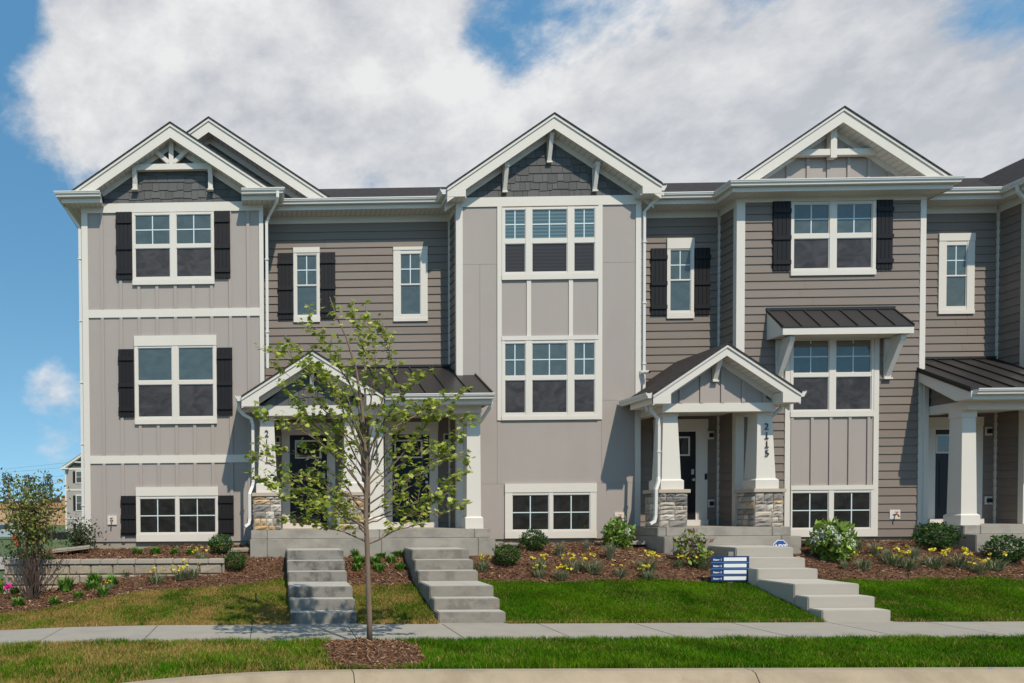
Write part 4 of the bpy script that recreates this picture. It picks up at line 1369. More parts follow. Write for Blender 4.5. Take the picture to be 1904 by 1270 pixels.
# ---- porch 2 (C)
XP2, ZPP2, HP2, SP2 = 9.18, 5.115, 1.465, 0.672
gable(house_c, XP2, ZPP2, HP2, SP2, YPF, YPW, YR - 0.02, fascia=0.16, boxed=0.36)
zct, zcb = AZ(1340, 749.5, YPW), AZ(1340, 765.5, YPW)
pg2 = MB().prism([(XP2 - 1.12, zct), (XP2 + 1.12, zct), (XP2, ZPP2 - 0.2)], YPW, YPW + 0.12).build('porch_gable', M['greige'], house_c)
for i in range(-2, 4):
    x = XP2 - 0.22 + i * 0.42 - 0.1
    zt = ZPP2 - 0.3 - abs(x - XP2) * SP2
    if zt > zct + 0.05:
        ob('batten', BATTEN, pg2, (x, YPW, zct), scale=(0.065, 1, zt - zct))
bracket(house_c, XP2 - 0.07, ZPP2 - 0.28, 0.42, YPW, 0.22, 0.10)
xcb0, xcb1 = AX(1231, 758, YPW), AX(1441, 757, YPW)
MB().box(xcb0, xcb1, YPW - 0.02, YPW + 0.2, zcb, zct).build('porch_beam', M['white'], house_c)
for xa_ in (xcb0 + 0.002, xcb1 - 0.202):
    MB().box(xa_, xa_ + 0.2, YPW + 0.201, YR - 0.03, zcb, zct).build('porch_beam', M['white'], house_c)
MB().box(xcb0 + 0.21, xcb1 - 0.21, YPW + 0.201, YR - 0.035, zct - 0.07, zct - 0.03).build('porch_ceiling', M['soffit'], house_c)
ze2 = ZPP2 - SP2 * HP2 + 0.01
MB().sweep([(XP2 - HP2, YF - 0.05), (XP2 - HP2, YPF + 0.02)], ze2, GUTTER).build('gutter', M['metalwhite'], house_c)
MB().sweep([(XP2 + HP2, YPF + 0.02), (XP2 + HP2, YF - 0.05)], ze2, GUTTER).build('gutter', M['metalwhite'], house_c)
pier(house_c, 8.015, 8.595, 15.08, False)
pier(house_c, 9.94, 10.525, 15.08, False)
column(house_c, 8.31, 15.18, 0.40, 0.29, 2.205, zcb)
column(house_c, 10.235, 15.18, 0.40, 0.29, 2.205, zcb)
numerals(house_c, '2115', AX(1425.5, 825, 15.2), 15.208, AZ(1422, 786, 15.2), lean=0.035)
wall_plate(house_c, 'wall_light', 1314.6, 802, 1326.2, 817, YR)
wall_plate(house_c, 'outlet', 1314.8, 929, 1327, 943.3, YR, False)
MB().box(AX(1307.6, 885, YR), AX(1311.3, 885, YR), YR - 0.075, YR - 0.05, AZ(1310, 892, YR), AZ(1310, 881, YR)).build('doorbell', M['blackplastic'], house_c)
cmx, cmz = AX(1195, 692, 15.9), AZ(1195, 692, 15.9)
MB().box(cmx - 0.03, cmx + 0.03, 15.93, 15.97, cmz - 0.04, cmz + 0.04).tube([(cmx, 15.94, cmz), (cmx + 0.05, 15.87, cmz - 0.01), (cmx + 0.09, 15.80, cmz - 0.015)], [0.035, 0.04, 0.035], 8).build('camera_housing', M['metalwhite'], house_c)
MB().tube([(cmx + 0.09, 15.80, cmz - 0.015), (cmx + 0.095, 15.792, cmz - 0.016)], 0.03, 8).build('camera_lens', M['blackplastic'], house_c)
downspout(house_c, [(7.80, 15.02, 4.03), (7.80, 15.02, 3.9), (7.84, 15.06, 3.80), (8.00, 15.14, 3.66), (8.035, 15.16, 3.5), (8.02, 15.14, 2.46), (7.99, 15.08, 2.36), (7.90, 15.0, 2.20), (7.89, 15.0, 1.66), (7.86, 14.98, 1.55), (7.74, 14.93, 1.50)])
downspout(house_c, [(XP2 + HP2 + 0.05, 15.4, 4.03), (XP2 + HP2 + 0.05, 15.4, 3.9), (10.5, 15.45, 3.70), (10.36, 15.46, 3.62)])

# ---- porch 3 (D)
metal_shed(house_d, 13.955, 18.3, YPF, 4.15, YR - 0.02, 5.09)
MB().box(14.13, 16.2, YR - 0.05, YR - 0.019, 5.10, 5.15).build('flashing', M['metal_roof'], house_d)
eave(house_d, [(14.02, YPF + 0.01), (18.3, YPF + 0.01)], 4.135, 0.30, fascia=0.20)
MB().prism_yz([(YPF + 0.012, 4.11), (YF - 0.03, 4.73), (YF - 0.03, 4.50), (YPF + 0.34, 3.95), (YPF + 0.012, 3.95)], 13.985, 14.015).build('rake_board', M['white'], house_d)
zdt, zdb = AZ(1850, 744, YPW), AZ(1850, 761, YPW)
xcol = AX(1803, 850, 15.2)
MB().box(xcol - 0.15, 18.3, YPW - 0.02, YPW + 0.2, zdb, zdt + 0.03).build('porch_beam', M['white'], house_d)
MB().box(xcol - 0.148, xcol + 0.05, YPW + 0.201, YF - 0.03, zdb, zdt).build('porch_beam', M['white'], house_d)
MB().box(xcol + 0.06, 18.3, YPW + 0.201, YR - 0.035, zdt - 0.07, zdt - 0.03).build('porch_ceiling', M['soffit'], house_d)
tri = MB().prism_yz([(YPW + 0.02, zdt), (YF - 0.03, zdt), (YF - 0.03, zdt + 0.62), (YPW + 0.02, zdt + 0.16)], xcol - 0.10, xcol - 0.05).build('porch_side_wall', M['taupe'], house_d)
for i in range(3):
    zz = zdt + i * EXPO
    y_start = YPW + 0.03 + max(0, (zz + EXPO - zdt - 0.16) / 0.5)
    ob('siding_board', BOARD, tri, (xcol - 0.10, YF - 0.03, zz), rot=(0, 0, -math.pi / 2), scale=(YF - 0.03 - y_start, 1, EXPO))
column(house_d, xcol, 15.20, 0.32, 0.27, PORCH_FLOOR, zdb, 0.20, 0.14, 0.03)
MB().box(BAY3[1] - 0.02, BAY3[1] + 0.075, YF - 0.05, YF - 0.029, PORCH_FLOOR, 4.6).build('corner_board', M['white'], house_d)
wall_plate(house_d, 'wall_light', 1830, 794, 1843, 810, YR)
wall_plate(house_d, 'outlet', 1829, 923, 1843, 938, YR, False)


# ---- concrete porch slabs and steps
def slab(label, x0, x1, joints, material):
    t = thing('concrete_porch', label, 'porch', ((x0 + x1) / 2, 15.5, 0.9), 'concrete porch platforms')
    for (name, yf, z0, z1, e) in (('upper_tier', 14.87, 1.2475, PORCH_FLOOR, 0.0), ('lower_tier', 14.6, 0.4, 1.247, 0.015)):
        xs = [x0 - e] + list(joints) + [x1 + e]
        for i in range(len(xs) - 1):
            MB().box(xs[i] + (0.003 if i else 0), xs[i + 1] - (0.003 if i < len(xs) - 2 else 0), yf, YR - 0.01 if z1 > 1.3 else YR - 0.05, z0, z1).build(name, M[material], t, bevel=0.010)
    return t


slab('long two-tier concrete porch platform shared by the two doors behind the young tree', -0.37, 4.505, (AX(496.6, 990, 14.87), 2.25, AX(882, 990, 14.87)), 'concrete')
slab('two-tier concrete porch platform under the two grey stone piers', 7.87, 10.53, (AX(1238.5, 990, 14.87), AX(1436, 990, 14.87)), 'concrete')
slab('concrete porch platform cut off at the right edge of the picture', 13.95, 19.0, (AX(1823, 990, 14.87),), 'concrete')

STEP_Y = [11.6, 11.905, 12.21, 13.12, 13.425, 13.73, 14.598]


def lighten_tops(o, material):
    """upward faces get a cleaner, paler material, with brighter top light put into its colour."""
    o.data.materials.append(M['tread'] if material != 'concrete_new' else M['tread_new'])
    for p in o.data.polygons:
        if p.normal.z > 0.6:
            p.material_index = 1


M['tread'] = mat('lightened_tread', (0.40, 0.37, 0.315), 0.9, 0.12, (3, 3, 3), bump=0.2, bscale=(60, 60, 60), stain=(0.3, (0.22, 0.21, 0.19), 2.0))  # paler than the risers: light falling on the treads is painted in
M['tread_new'] = mat('lightened_clean_tread', (0.44, 0.40, 0.335), 0.9, 0.06, (3, 3, 3), bump=0.2, bscale=(60, 60, 60))


def steps(label, x0, x1, material):
    t = thing('concrete_steps', label, 'steps', ((x0 + x1) / 2, 11.6, 0.0), 'concrete front steps')
    for i in range(6):
        e = random.uniform(-0.004, 0.004)
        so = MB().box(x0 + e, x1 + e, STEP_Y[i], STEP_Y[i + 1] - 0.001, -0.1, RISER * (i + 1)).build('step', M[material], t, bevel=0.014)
        lighten_tops(so, material)
    return t


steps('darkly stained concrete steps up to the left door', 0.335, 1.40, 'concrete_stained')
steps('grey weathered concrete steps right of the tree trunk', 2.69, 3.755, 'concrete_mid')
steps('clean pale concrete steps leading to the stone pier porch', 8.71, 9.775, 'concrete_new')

# ------------------------------------------------------------------ ground, pavement, kerb, road
KERB = [(-9.0, 3.4), (-6.5, 4.55), (-4.0, 6.15), (-2.6, 7.1), (-1.5, 7.75), (-0.6, 8.12), (0.3, 8.29), (1.2, 8.33), (26.0, 8.33)]
kx, ky = np.array([p[0] for p in KERB]), np.array([p[1] for p in KERB])


def kerb_y(x):
    return np.interp(x, kx, ky)


def grid_mesh(name, xs, ys, hfun, m, keep=None):
    X, Y = np.meshgrid(xs, ys)
    Z = hfun(X, Y)
    nx = len(xs)
    V = np.c_[X.ravel(), Y.ravel(), Z.ravel()]
    I, J = np.meshgrid(np.arange(len(xs) - 1), np.arange(len(ys) - 1))
    a = (J * nx + I).ravel()
    Fc = np.c_[a, a + 1, a + nx + 1, a + nx]
    if keep is not None:
        cx, cy = V[Fc].mean(1)[:, 0], V[Fc].mean(1)[:, 1]
        Fc = Fc[keep(cx, cy)]
    used = np.unique(Fc)
    rem = np.full(len(V), -1)
    rem[used] = np.arange(len(used))
    return np_mesh(name, V[used], rem[Fc], m, smooth=True)


def gh(x, y):
    g = ground_h(x, y) - 0.02
    return np.where(y < kerb_y(x) + 0.12, -0.30, g)


g = ob('ground', grid_mesh('ground', np.r_[-900, -300, -100, -40, np.arange(-16, 26.1, 0.2), 40, 100, 300, 900],
                           np.r_[-30, 0, np.arange(3.0, 20.1, 0.2), np.arange(21, 46, 1), 80, 150, 300, 900, 2500],
                           lambda X, Y: np.where((np.abs(X) > 30) | (Y > 46), -0.3, gh(X, Y)), M['soil_green']))
g['kind'] = 'structure'
r_ = MB()
n_ = len(KERB)
road_v = [(p[0], p[1] - 0.42) for p in KERB]
for i_ in range(n_ - 1):
    k_ = len(r_.v)
    a_, b_ = road_v[i_], road_v[i_ + 1]
    r_.v += [(a_[0], a_[1], -0.185), (b_[0], b_[1], -0.185), (b_[0], -14, -0.185), (a_[0], -14, -0.185)]
    r_.f.append((k_ + 3, k_ + 2, k_ + 1, k_))
rd = r_.build('road', M['road'])
rd['kind'] = 'structure'

# pavement slabs
sw = bpy.data.objects.new('sidewalk', None)
put(sw)
sw['kind'] = 'structure'
jx = np.arange(-0.28 - 1.5 * 8, 27, 1.5)
for i_ in range(len(jx) - 1):
    m_ = MB()
    a_, b_ = jx[i_] + 0.005, jx[i_ + 1] - 0.005
    za, zb_ = float(ground_h(a_, 10.8)) + 0.005, float(ground_h(b_, 10.8)) + 0.005
    m_.hexa([(a_, 10.0, za - 0.12), (b_, 10.0, zb_ - 0.12), (b_, 11.5, zb_ - 0.12), (a_, 11.5, za - 0.12)],
            [(a_, 10.0, za), (b_, 10.0, zb_), (b_, 11.5, zb_), (a_, 11.5, za)])
    m_.build('pavement_slab', M['walk'], sw, bevel=0.006)
for (a_, b_) in ((0.335, 1.40), (2.69, 3.755), (8.71, 9.90)):
    MB().box(a_ - 0.02, b_ + 0.02, 11.504, 11.62, -0.1, 0.004).build('pavement_slab', M['walk'], sw)

# rolled kerb in cast lengths
kb = bpy.data.objects.new('kerb', None)
put(kb)
kb['kind'] = 'structure'
KPROF = [(-0.0, -0.20), (0.0, -0.035), (0.012, -0.022), (0.14, -0.022), (0.20, -0.04), (0.26, -0.12), (0.30, -0.155), (0.62, -0.175), (0.62, -0.25)]
cuts = [-9.0, -4.6, -1.9, 0.93, 5.38, 9.85, 14.3, 18.8, 26.0]
for i_ in range(len(cuts) - 1):
    xs_ = [cuts[i_] + 0.006] + [x for x in np.linspace(-9, 1.2, 30) if cuts[i_] + 0.05 < x < cuts[i_ + 1] - 0.05] + [cuts[i_ + 1] - 0.006]
    smooth_y = lambda x: float(np.mean([kerb_y(x + d) for d in (-0.5, -0.25, 0, 0.25, 0.5)]))
    MB().sweep([(x, smooth_y(x)) for x in xs_], 0.0, KPROF).build('kerb_length', M['kerb'], kb)

# faint blue utility paint marks on the kerb
M['bluepaint'] = mat('faded_blue_paint', (0.22, 0.27, 0.32), 0.9, 0.3, (30, 30, 30))
for px_ in (800, 856, 1396, 1842):
    x_ = AX(px_, 1253, 8.24)
    m_ = MB()
    for _k in range(7):
        a_, b_ = x_ + random.uniform(-0.05, 0.05), 8.245 + random.uniform(-0.03, 0.03)
        m_.box(a_ - 0.012, a_ + 0.012, b_ - 0.008, b_ + 0.008, -0.0225, -0.0195 + 0.0001 * _k)
    m_.build('paint_mark', M['bluepaint'], kb)

# ------------------------------------------------------------------ planting beds and retaining wall
EDGE_PX = [(-60, 1153), (0, 1145), (150, 1122), (300, 1101), (420, 1091), (535, 1079)]
EDGE = [ground_at(*p) for p in EDGE_PX]
ex, ey = np.array([p[0] for p in EDGE]), np.array([p[1] for p in EDGE])


def bed_edge(x):
    x = np.asarray(x, float)
    e = np.where(x < 0.34, np.interp(x, ex, ey), 13.50)
    e = np.where((x > 1.4) & (x < 2.69), 13.42, e)
    return e + 0.05 * np.sin(x * 2.1) + 0.03 * np.sin(x * 5.3 + 1)


def blocked(x, y):
    """pavement, steps, porches, walls and houses."""
    b = (y > 9.99) & (y < 11.51)
    for (a, c) in ((0.335, 1.40), (2.69, 3.755), (8.71, 9.775)):
        b |= (x > a - 0.01) & (x < c + 0.01) & (y > 11.5) & (y < 14.7)
    for (a, c) in ((-0.40, 4.53), (7.85, 10.56), (13.92, 19.1)):
        b |= (x > a) & (x < c) & (y > 14.58)
    b |= (y > 15.99) & (x > BAY1[0])
    return b


RING = (1.285, 9.17, 0.60, 0.83)


def in_ring(x, y, grow=0.0):
    th = np.arctan2(y - RING[1], x - RING[0])
    wob = 1 + 0.03 * np.sin(3 * th + 1) + 0.03 * np.sin(7 * th)
    return (np.abs((x - RING[0]) / ((RING[2] + grow) * wob)) ** 5 + np.abs((y - RING[1]) / ((RING[3] + grow) * wob)) ** 5) < 1


def is_mulch(x, y):
    return (((y > bed_edge(x)) & (x > -12) & ~((x < -5.05) & (y > 14.6)) & (y < 16.0) & (x < 21)) | in_ring(x, y)) & ~blocked(x, y)


def is_lawn(x, y):
    y = y + 0.025 * np.sin(x * 31 + 2 * np.sin(x * 7)) * (np.abs(y - 10.0) < 0.1)
    return (((y > 11.51) & (y < bed_edge(x) + 0.05)) | ((y > kerb_y(x) + 0.0) & (y < 10.0) & ~in_ring(x, y, -0.04)) |
            ((x < -5.6) & (y > 14.6) & (y < 20))) & ~blocked(x, y)


WALL_Y0, WALL_Y1, WALL_X0, WALL_X1 = 13.90, 14.16, -5.12, -0.86
WALL_TOP = 0.905


def bed_h(x, y):
    """surface of the mulch, including the raised bed behind the block wall and the mound round the tree."""
    h = ground_h(x, y)
    raised = (x > WALL_X0 + 0.1) & (x < WALL_X1 + 0.15) & (y > WALL_Y0 + 0.15)
    rb = WALL_TOP - 0.05 + 0.15 * np.clip((y - 14.1) / 1.9, 0, 1)
    h = np.where(raised, np.maximum(h, rb), h)
    h = h + np.where(in_ring(x, y), 0.09 * np.clip(1 - (((x - RING[0]) / 0.8) ** 2 + ((y - RING[1]) / 0.8) ** 2), 0, 1) + 0.01, 0)
    return h


def mulch_h(x, y):
    return bed_h(x, y) + 0.012 * np.sin(x * 9 + 3 * np.sin(y * 4)) * np.sin(y * 11) + 0.008 * np.sin(x * 23 + y * 17)


mb_ = ob('mulch_bed', grid_mesh('mulch_bed', np.arange(-12, 21, 0.07), np.arange(8.2, 16.05, 0.07), mulch_h, M['mulch'], is_mulch))
mb_['kind'] = 'structure'

# block retaining wall: courses of split-face blocks, cap blocks, return at its left end
rw = thing('retaining_wall', 'low split-face block retaining wall with flat caps below the left bay', 'wall', (-3, WALL_Y0, 0.2))
course = 0.20
for k_ in range(4):
    z1_ = WALL_TOP - 0.09 - k_ * course
    x_ = WALL_X0 + (0.0 if k_ % 2 else -0.0) - 0.02 * k_
    off = 0.2 * (k_ % 2)
    first = True
    while x_ < WALL_X1:
        w_ = 0.42 - (off if first else 0)
        first = False
        xe = min(x_ + w_, WALL_X1)
        if xe - x_ > 0.05:
            m_ = MB()
            yb_ = WALL_Y0 - 0.018 * k_
            j_ = [random.uniform(-0.012, 0.012) for _ in range(4)]
            xm_, zm_ = (x_ + xe) / 2, z1_ - course / 2
            e_ = 0.004
            m_.v = [(x_ + e_, yb_ + 0.006, z1_ - course + e_), (xe - e_, yb_ + 0.006, z1_ - course + e_), (xe - e_, yb_ + 0.006, z1_ - e_), (x_ + e_, yb_ + 0.006, z1_ - e_),
                    (x_ + 0.03, yb_ - 0.02 + j_[0], z1_ - course + 0.03), (xe - 0.03, yb_ - 0.02 + j_[1], z1_ - course + 0.03), (xe - 0.03, yb_ - 0.02 + j_[2], z1_ - 0.03), (x_ + 0.03, yb_ - 0.02 + j_[3], z1_ - 0.03),
                    (x_ + e_, WALL_Y1, z1_ - course + e_), (xe - e_, WALL_Y1, z1_ - course + e_), (xe - e_, WALL_Y1, z1_ - e_), (x_ + e_, WALL_Y1, z1_ - e_)]
            m_.f = [(4, 5, 6, 7), (0, 1, 5, 4), (1, 2, 6, 5), (2, 3, 7, 6), (3, 0, 4, 7), (9, 8, 11, 10), (0, 8, 9, 1), (3, 2, 10, 11), (0, 3, 11, 8), (1, 9, 10, 2)]
            m_.build('block', M['block'], rw)
        x_ = xe
    y_ = WALL_Y1 + 0.002
    while y_ < 15.9:
        ye = min(y_ + 0.42, 15.95)
        MB().box(WALL_X0 - 0.02 * k_, WALL_X0 + 0.25, y_ + 0.004, ye - 0.004, z1_ - course + 0.004, z1_ - 0.004).build('block', M['block'], rw, bevel=0.012)
        y_ = ye
x_ = WALL_X0 - 0.03
while x_ < WALL_X1:
    xe = min(x_ + random.choice([0.30, 0.34, 0.38]), WALL_X1)
    MB().box(x_ + 0.003, xe - 0.003, WALL_Y0 - 0.045, WALL_Y1 + 0.02, WALL_TOP - 0.086, WALL_TOP + random.uniform(-0.003, 0.003)).build('cap_block', M['blockcap'], rw, bevel=0.012)
    x_ = xe
y_ = WALL_Y1 + 0.024
while y_ < 15.9:
    ye = min(y_ + 0.36, 15.95)
    MB().box(WALL_X0 - 0.03, WALL_X0 + 0.27, y_ + 0.003, ye - 0.003, WALL_TOP - 0.086, WALL_TOP + random.uniform(-0.003, 0.003)).build('cap_block', M['blockcap'], rw, bevel=0.012)
    y_ = ye

# ------------------------------------------------------------------ foliage helpers
def rand_rot(n, tilt=None):
    """random rotation matrices; tilt limits how far the leaf axis leaves the horizontal."""
    q = rng.normal(size=(n, 4))
    q /= np.linalg.norm(q, axis=1)[:, None]
    w, x, y, z = q.T
    return np.stack([np.stack([1 - 2 * (y * y + z * z), 2 * (x * y - z * w), 2 * (x * z + y * w)], 1),
                     np.stack([2 * (x * y + z * w), 1 - 2 * (x * x + z * z), 2 * (y * z - x * w)], 1),
                     np.stack([2 * (x * z - y * w), 2 * (y * z + x * w), 1 - 2 * (x * x + y * y)], 1)], 1)


def instance(TV, TF, pos, R, scale):
    n, k = len(pos), len(TV)
    V = np.einsum('nij,kj->nki', R, TV) * np.asarray(scale)[:, None, None] + pos[:, None, :]
    Fc = (TF[None] + (np.arange(n) * k)[:, None, None]).reshape(-1, TF.shape[1])
    return V.reshape(-1, 3), Fc


LEAF_V = np.array([(0, 0, 0), (0.26, 0.42, 0.06), (0, 1, -0.05), (-0.26, 0.42, 0.06)], float)
LEAF_F = np.array([(0, 1, 2, 3)])
half = [(0.02, 0.0), (0.30, 0.06), (0.50, 0.26), (0.34, 0.40), (0.46, 0.66), (0.20, 0.64), (0.0, 1.0)]
ring2 = half + [(-x, y) for x, y in half[-2::-1]]
MAPLE_V = np.array([(0, 0.40, 0.0)] + [(x, y, 0.10 * abs(x) + 0.02 * math.sin(9 * y)) for x, y in ring2], float)
MAPLE_F = np.array([(0, i, i + 1) for i in range(1, len(ring2))] + [(0, len(ring2), 1)])


def tint(n, base, var=0.25, alt=None, p=0.2):
    c = np.tile(np.array(base, float), (n, 1)) * (1 + rng.uniform(-var, var, (n, 1)))
    if alt is not None:
        m = rng.random(n) < p
        c[m] = np.array(alt) * (1 + rng.uniform(-var, var, (m.sum(), 1)))
    return np.clip(c, 0, 1)


def ball(n, shell=0.55):
    d = rng.normal(size=(n, 3))
    d /= np.linalg.norm(d, axis=1)[:, None]
    r = shell + (1 - shell) * rng.random(n) ** 0.6
    return d * r[:, None]


def leaf_mesh(name, pos, size, colors, R=None, tv=LEAF_V, tf=LEAF_F, m='foliage'):
    n = len(pos)
    R = rand_rot(n) if R is None else R
    V, Fc = instance(tv, tf, pos, R, size * rng.uniform(0.7, 1.3, n))
    return np_mesh(name, V, Fc, M[m], np.repeat(colors, len(tf), axis=0))


def stems(pts_list, r, name='stem', m='twig'):
    b = MB()
    for pts in pts_list:
        b.tube(pts, [r * (1 - 0.7 * i / (len(pts) - 1)) for i in range(len(pts))], 5)
    return b.mesh(name, M[m])


def blade_mesh(name, n, spread, h, lean, w, base, var=0.25, alt=None, p=0.2, flop=0.3):
    """tuft of arching blades rising from one crown."""
    a = rng.uniform(0, 2 * np.pi, n)
    r = spread * np.sqrt(rng.random(n)) * 0.35
    root = np.c_[np.cos(a) * r, np.sin(a) * r, np.zeros(n)]
    out = np.c_[np.cos(a + rng.uniform(-0.7, 0.7, n)), np.sin(a + rng.uniform(-0.7, 0.7, n)), np.zeros(n)]
    hh = h * rng.uniform(0.55, 1.05, n)
    ll = lean * rng.uniform(0.15, 1.0, n)
    side = np.c_[-out[:, 1], out[:, 0], np.zeros(n)] * (w * rng.uniform(0.7, 1.3, n))[:, None]
    up = np.array([0, 0, 1.0])
    m1 = root + out * (ll * 0.35)[:, None] + up * (hh * 0.62)[:, None]
    m2 = root + out * ll[:, None] + up * (hh * (1 - flop * rng.random(n)))[:, None]
    V = np.stack([root - side, root + side, m1 + side * 0.9, m1 - side * 0.9, m2 + side * 0.12, m2 - side * 0.12], 1).reshape(-1, 3)
    k = np.arange(n)[:, None] * 6
    Fc = np.concatenate([k + np.array([0, 1, 2, 3]), k + np.array([3, 2, 4, 5])], 0)
    c = tint(n, base, var, alt, p)
    return np_mesh(name, V, Fc, M['foliage'], np.r_[c, c])


# prototypes (two or three of each kind, meshes shared by the copies)
BOX_M = []
for _ in range(3):
    p = ball(1500, 0.60) * np.array([0.5, 0.5, 0.46])
    p[:, 2] = p[:, 2] * np.where(p[:, 2] > 0, 1.05, 0.92) + 0.46
    p *= (1 + 0.10 * np.sin(p[:, :1] * 13 + 2) * np.sin(p[:, 2:] * 11))
    BOX_M.append((leaf_mesh('foliage', p, 0.085, tint(1500, (0.034, 0.085, 0.012), 0.45, (0.075, 0.16, 0.02), 0.25)),
                  stems([[(0, 0, -0.05), (random.uniform(-.2, .2), random.uniform(-.2, .2), 0.35), (random.uniform(-.3, .3), random.uniform(-.3, .3), 0.7)] for _k in range(7)], 0.015)))
YARROW_M = []
for _ in range(4):
    fol = blade_mesh('foliage', 120, 0.34, 0.27, 0.25, 0.005, (0.25, 0.275, 0.15), 0.3, (0.10, 0.15, 0.05), 0.3)
    hb = MB()
    nfl = random.randint(3, 9)
    fp, fr, fs, ft = [], [], [], []
    for _k in range(nfl):
        a = random.uniform(0, 6.28)
        d = random.uniform(0.03, 0.24)
        x, y, z = math.cos(a) * d, math.sin(a) * d, random.uniform(0.22, 0.36)
        hb.tube([(x * 0.3, y * 0.3, 0), (x * 0.8, y * 0.8, z * 0.6), (x, y, z)], 0.0035, 4)
        for _j in range(8):
            fp.append((x + random.uniform(-0.028, 0.028), y + random.uniform(-0.028, 0.028), z + random.uniform(-0.012, 0.022)))
    fp = np.array(fp)
    nF = len(fp)
    th = rng.uniform(0, 6.28, nF)
    Rz = np.zeros((nF, 3, 3))
    Rz[:, 0, 0] = np.cos(th); Rz[:, 0, 1] = -np.sin(th); Rz[:, 1, 0] = np.sin(th); Rz[:, 1, 1] = np.cos(th); Rz[:, 2, 2] = 1
    disc = np.array([(0.5, 0, 0.06), (0.15, 0.45, 0.1), (-0.45, 0.25, 0.06), (-0.35, -0.35, 0.04)], float)
    V, Fc = instance(disc, np.array([(0, 1, 2, 3)]), fp, rand_rot(nF), np.full(nF, 0.046))
    heads = np_mesh('flower_heads', V, Fc, M['petal'], tint(nF, (0.80, 0.62, 0.05), 0.15, (0.86, 0.72, 0.14), 0.3))
    YARROW_M.append((fol, hb.mesh('flower_stalks', mat('stalk_green_%d' % _, (0.12, 0.15, 0.06))), heads))
GRASS_M = [blade_mesh('foliage', 210, 0.2, 0.42, 0.20, 0.004, (0.25, 0.27, 0.15), 0.3, (0.36, 0.33, 0.20), 0.3) for _ in range(2)]
TUFT_M = [blade_mesh('foliage', 90, 0.22, 0.17, 0.13, 0.013, (0.11, 0.26, 0.025), 0.3, (0.17, 0.32, 0.05), 0.3, 0.5) for _ in range(3)]


def hydrangea_mesh(n, blooms, dark):
    p = ball(n, 0.5) * np.array([0.5, 0.5, 0.5])
    p[:, 2] = np.abs(p[:, 2] + 0.42)
    fol = leaf_mesh('foliage', p, 0.17, tint(n, (0.165, 0.26, 0.035), 0.4, dark, 0.35))
    st = stems([[(0, 0, -0.05), (random.uniform(-.15, .15), random.uniform(-.15, .15), 0.4), (random.uniform(-.35, .35), random.uniform(-.35, .35), 0.8)] for _k in range(9)], 0.014)
    fl = None
    if blooms:
        c = ball(blooms, 0.9) * np.array([0.5, 0.5, 0.45])
        c[:, 2] = np.abs(c[:, 2]) * 0.9 + 0.35
        q = np.repeat(c, 70, 0) + rng.normal(size=(blooms * 70, 3)) * np.array([0.042, 0.042, 0.055])
        fl = leaf_mesh('blooms', q, 0.06, tint(len(q), (0.80, 0.80, 0.66), 0.12, (0.62, 0.68, 0.42), 0.2), m='petal')
    return fol, st, fl


HYD_WHITE = hydrangea_mesh(760, 26, (0.27, 0.37, 0.06))
HYD_GREEN = hydrangea_mesh(560, 4, (0.18, 0.28, 0.05))
HYD_RED = hydrangea_mesh(230, 0, (0.15, 0.075, 0.035))


def plant(name, label, cat, group, px, py, parts, scale, y0=11.6, rot=None, y=None):
    """copy a prototype to where the pixel meets the ground."""
    x, yy = ground_at(px, py, y0) if y is None else (AX(px, py, y), y)
    z = float(bed_h(np.array(x), np.array(yy)))
    if y is None and -5.0 < x < -0.9 and py < 1046:
        for yy in np.arange(14.2, 16, 0.02):         # the raised bed hides the low ground
            x, zz = at(px, py, yy)
            z = float(bed_h(np.array(x), np.array(yy)))
            if zz <= z:
                break
    t = thing(name, label, cat, (x, yy, z), group)
    a = random.uniform(0, 6.28) if rot is None else rot
    s = scale if isinstance(scale, tuple) else (scale, scale, scale)
    for me in parts:
        if me is not None:
            o = ob(me.name.split('.')[0], me, t, (x, yy, z), (0, 0, a), s)
            if o.name.startswith(('flower', 'bloom', 'foliage', 'stem')):
                o['kind'] = 'stuff'
    return t


G_BOX = 'clipped round evergreen shrubs in the beds'
for (px, py, w, lb) in [(410, 1030, 0.52, 'round dark evergreen shrub on the raised bed beside the splash block'),
                        (437, 1060, 0.46, 'round dark evergreen shrub just below the right end of the block wall'),
                        (942, 1051, 0.52, 'round dark evergreen shrub beside the top of the middle steps'),
                        (992, 1024, 0.55, 'round dark evergreen shrub under the left half of the centre basement window'),
                        (1740, 1023, 0.70, 'round evergreen shrub against the side of the right-hand porch platform'),
                        (1872, 1046, 0.66, 'round evergreen shrub near the right edge of the picture')]:
    plant('evergreen_shrub', lb, 'shrub', G_BOX, px, py, random.choice(BOX_M), (w, w, w * 0.86))

plant('hydrangea_bush', 'large leafy bush with white blooms in front of the right basement window', 'bush', None, 1548, 1040, HYD_WHITE, (0.68, 0.68, 0.84))
plant('hydrangea_bush', 'green leafy bush with pale buds under the tap at the centre bay', 'bush', None, 1150, 1018, HYD_GREEN, (0.60, 0.60, 0.66))
plant('hydrangea_bush', 'thin reddish leafed bush in front of the stone pier porch platform', 'bush', None, 1287, 1050, HYD_RED, (0.60, 0.60, 0.72))

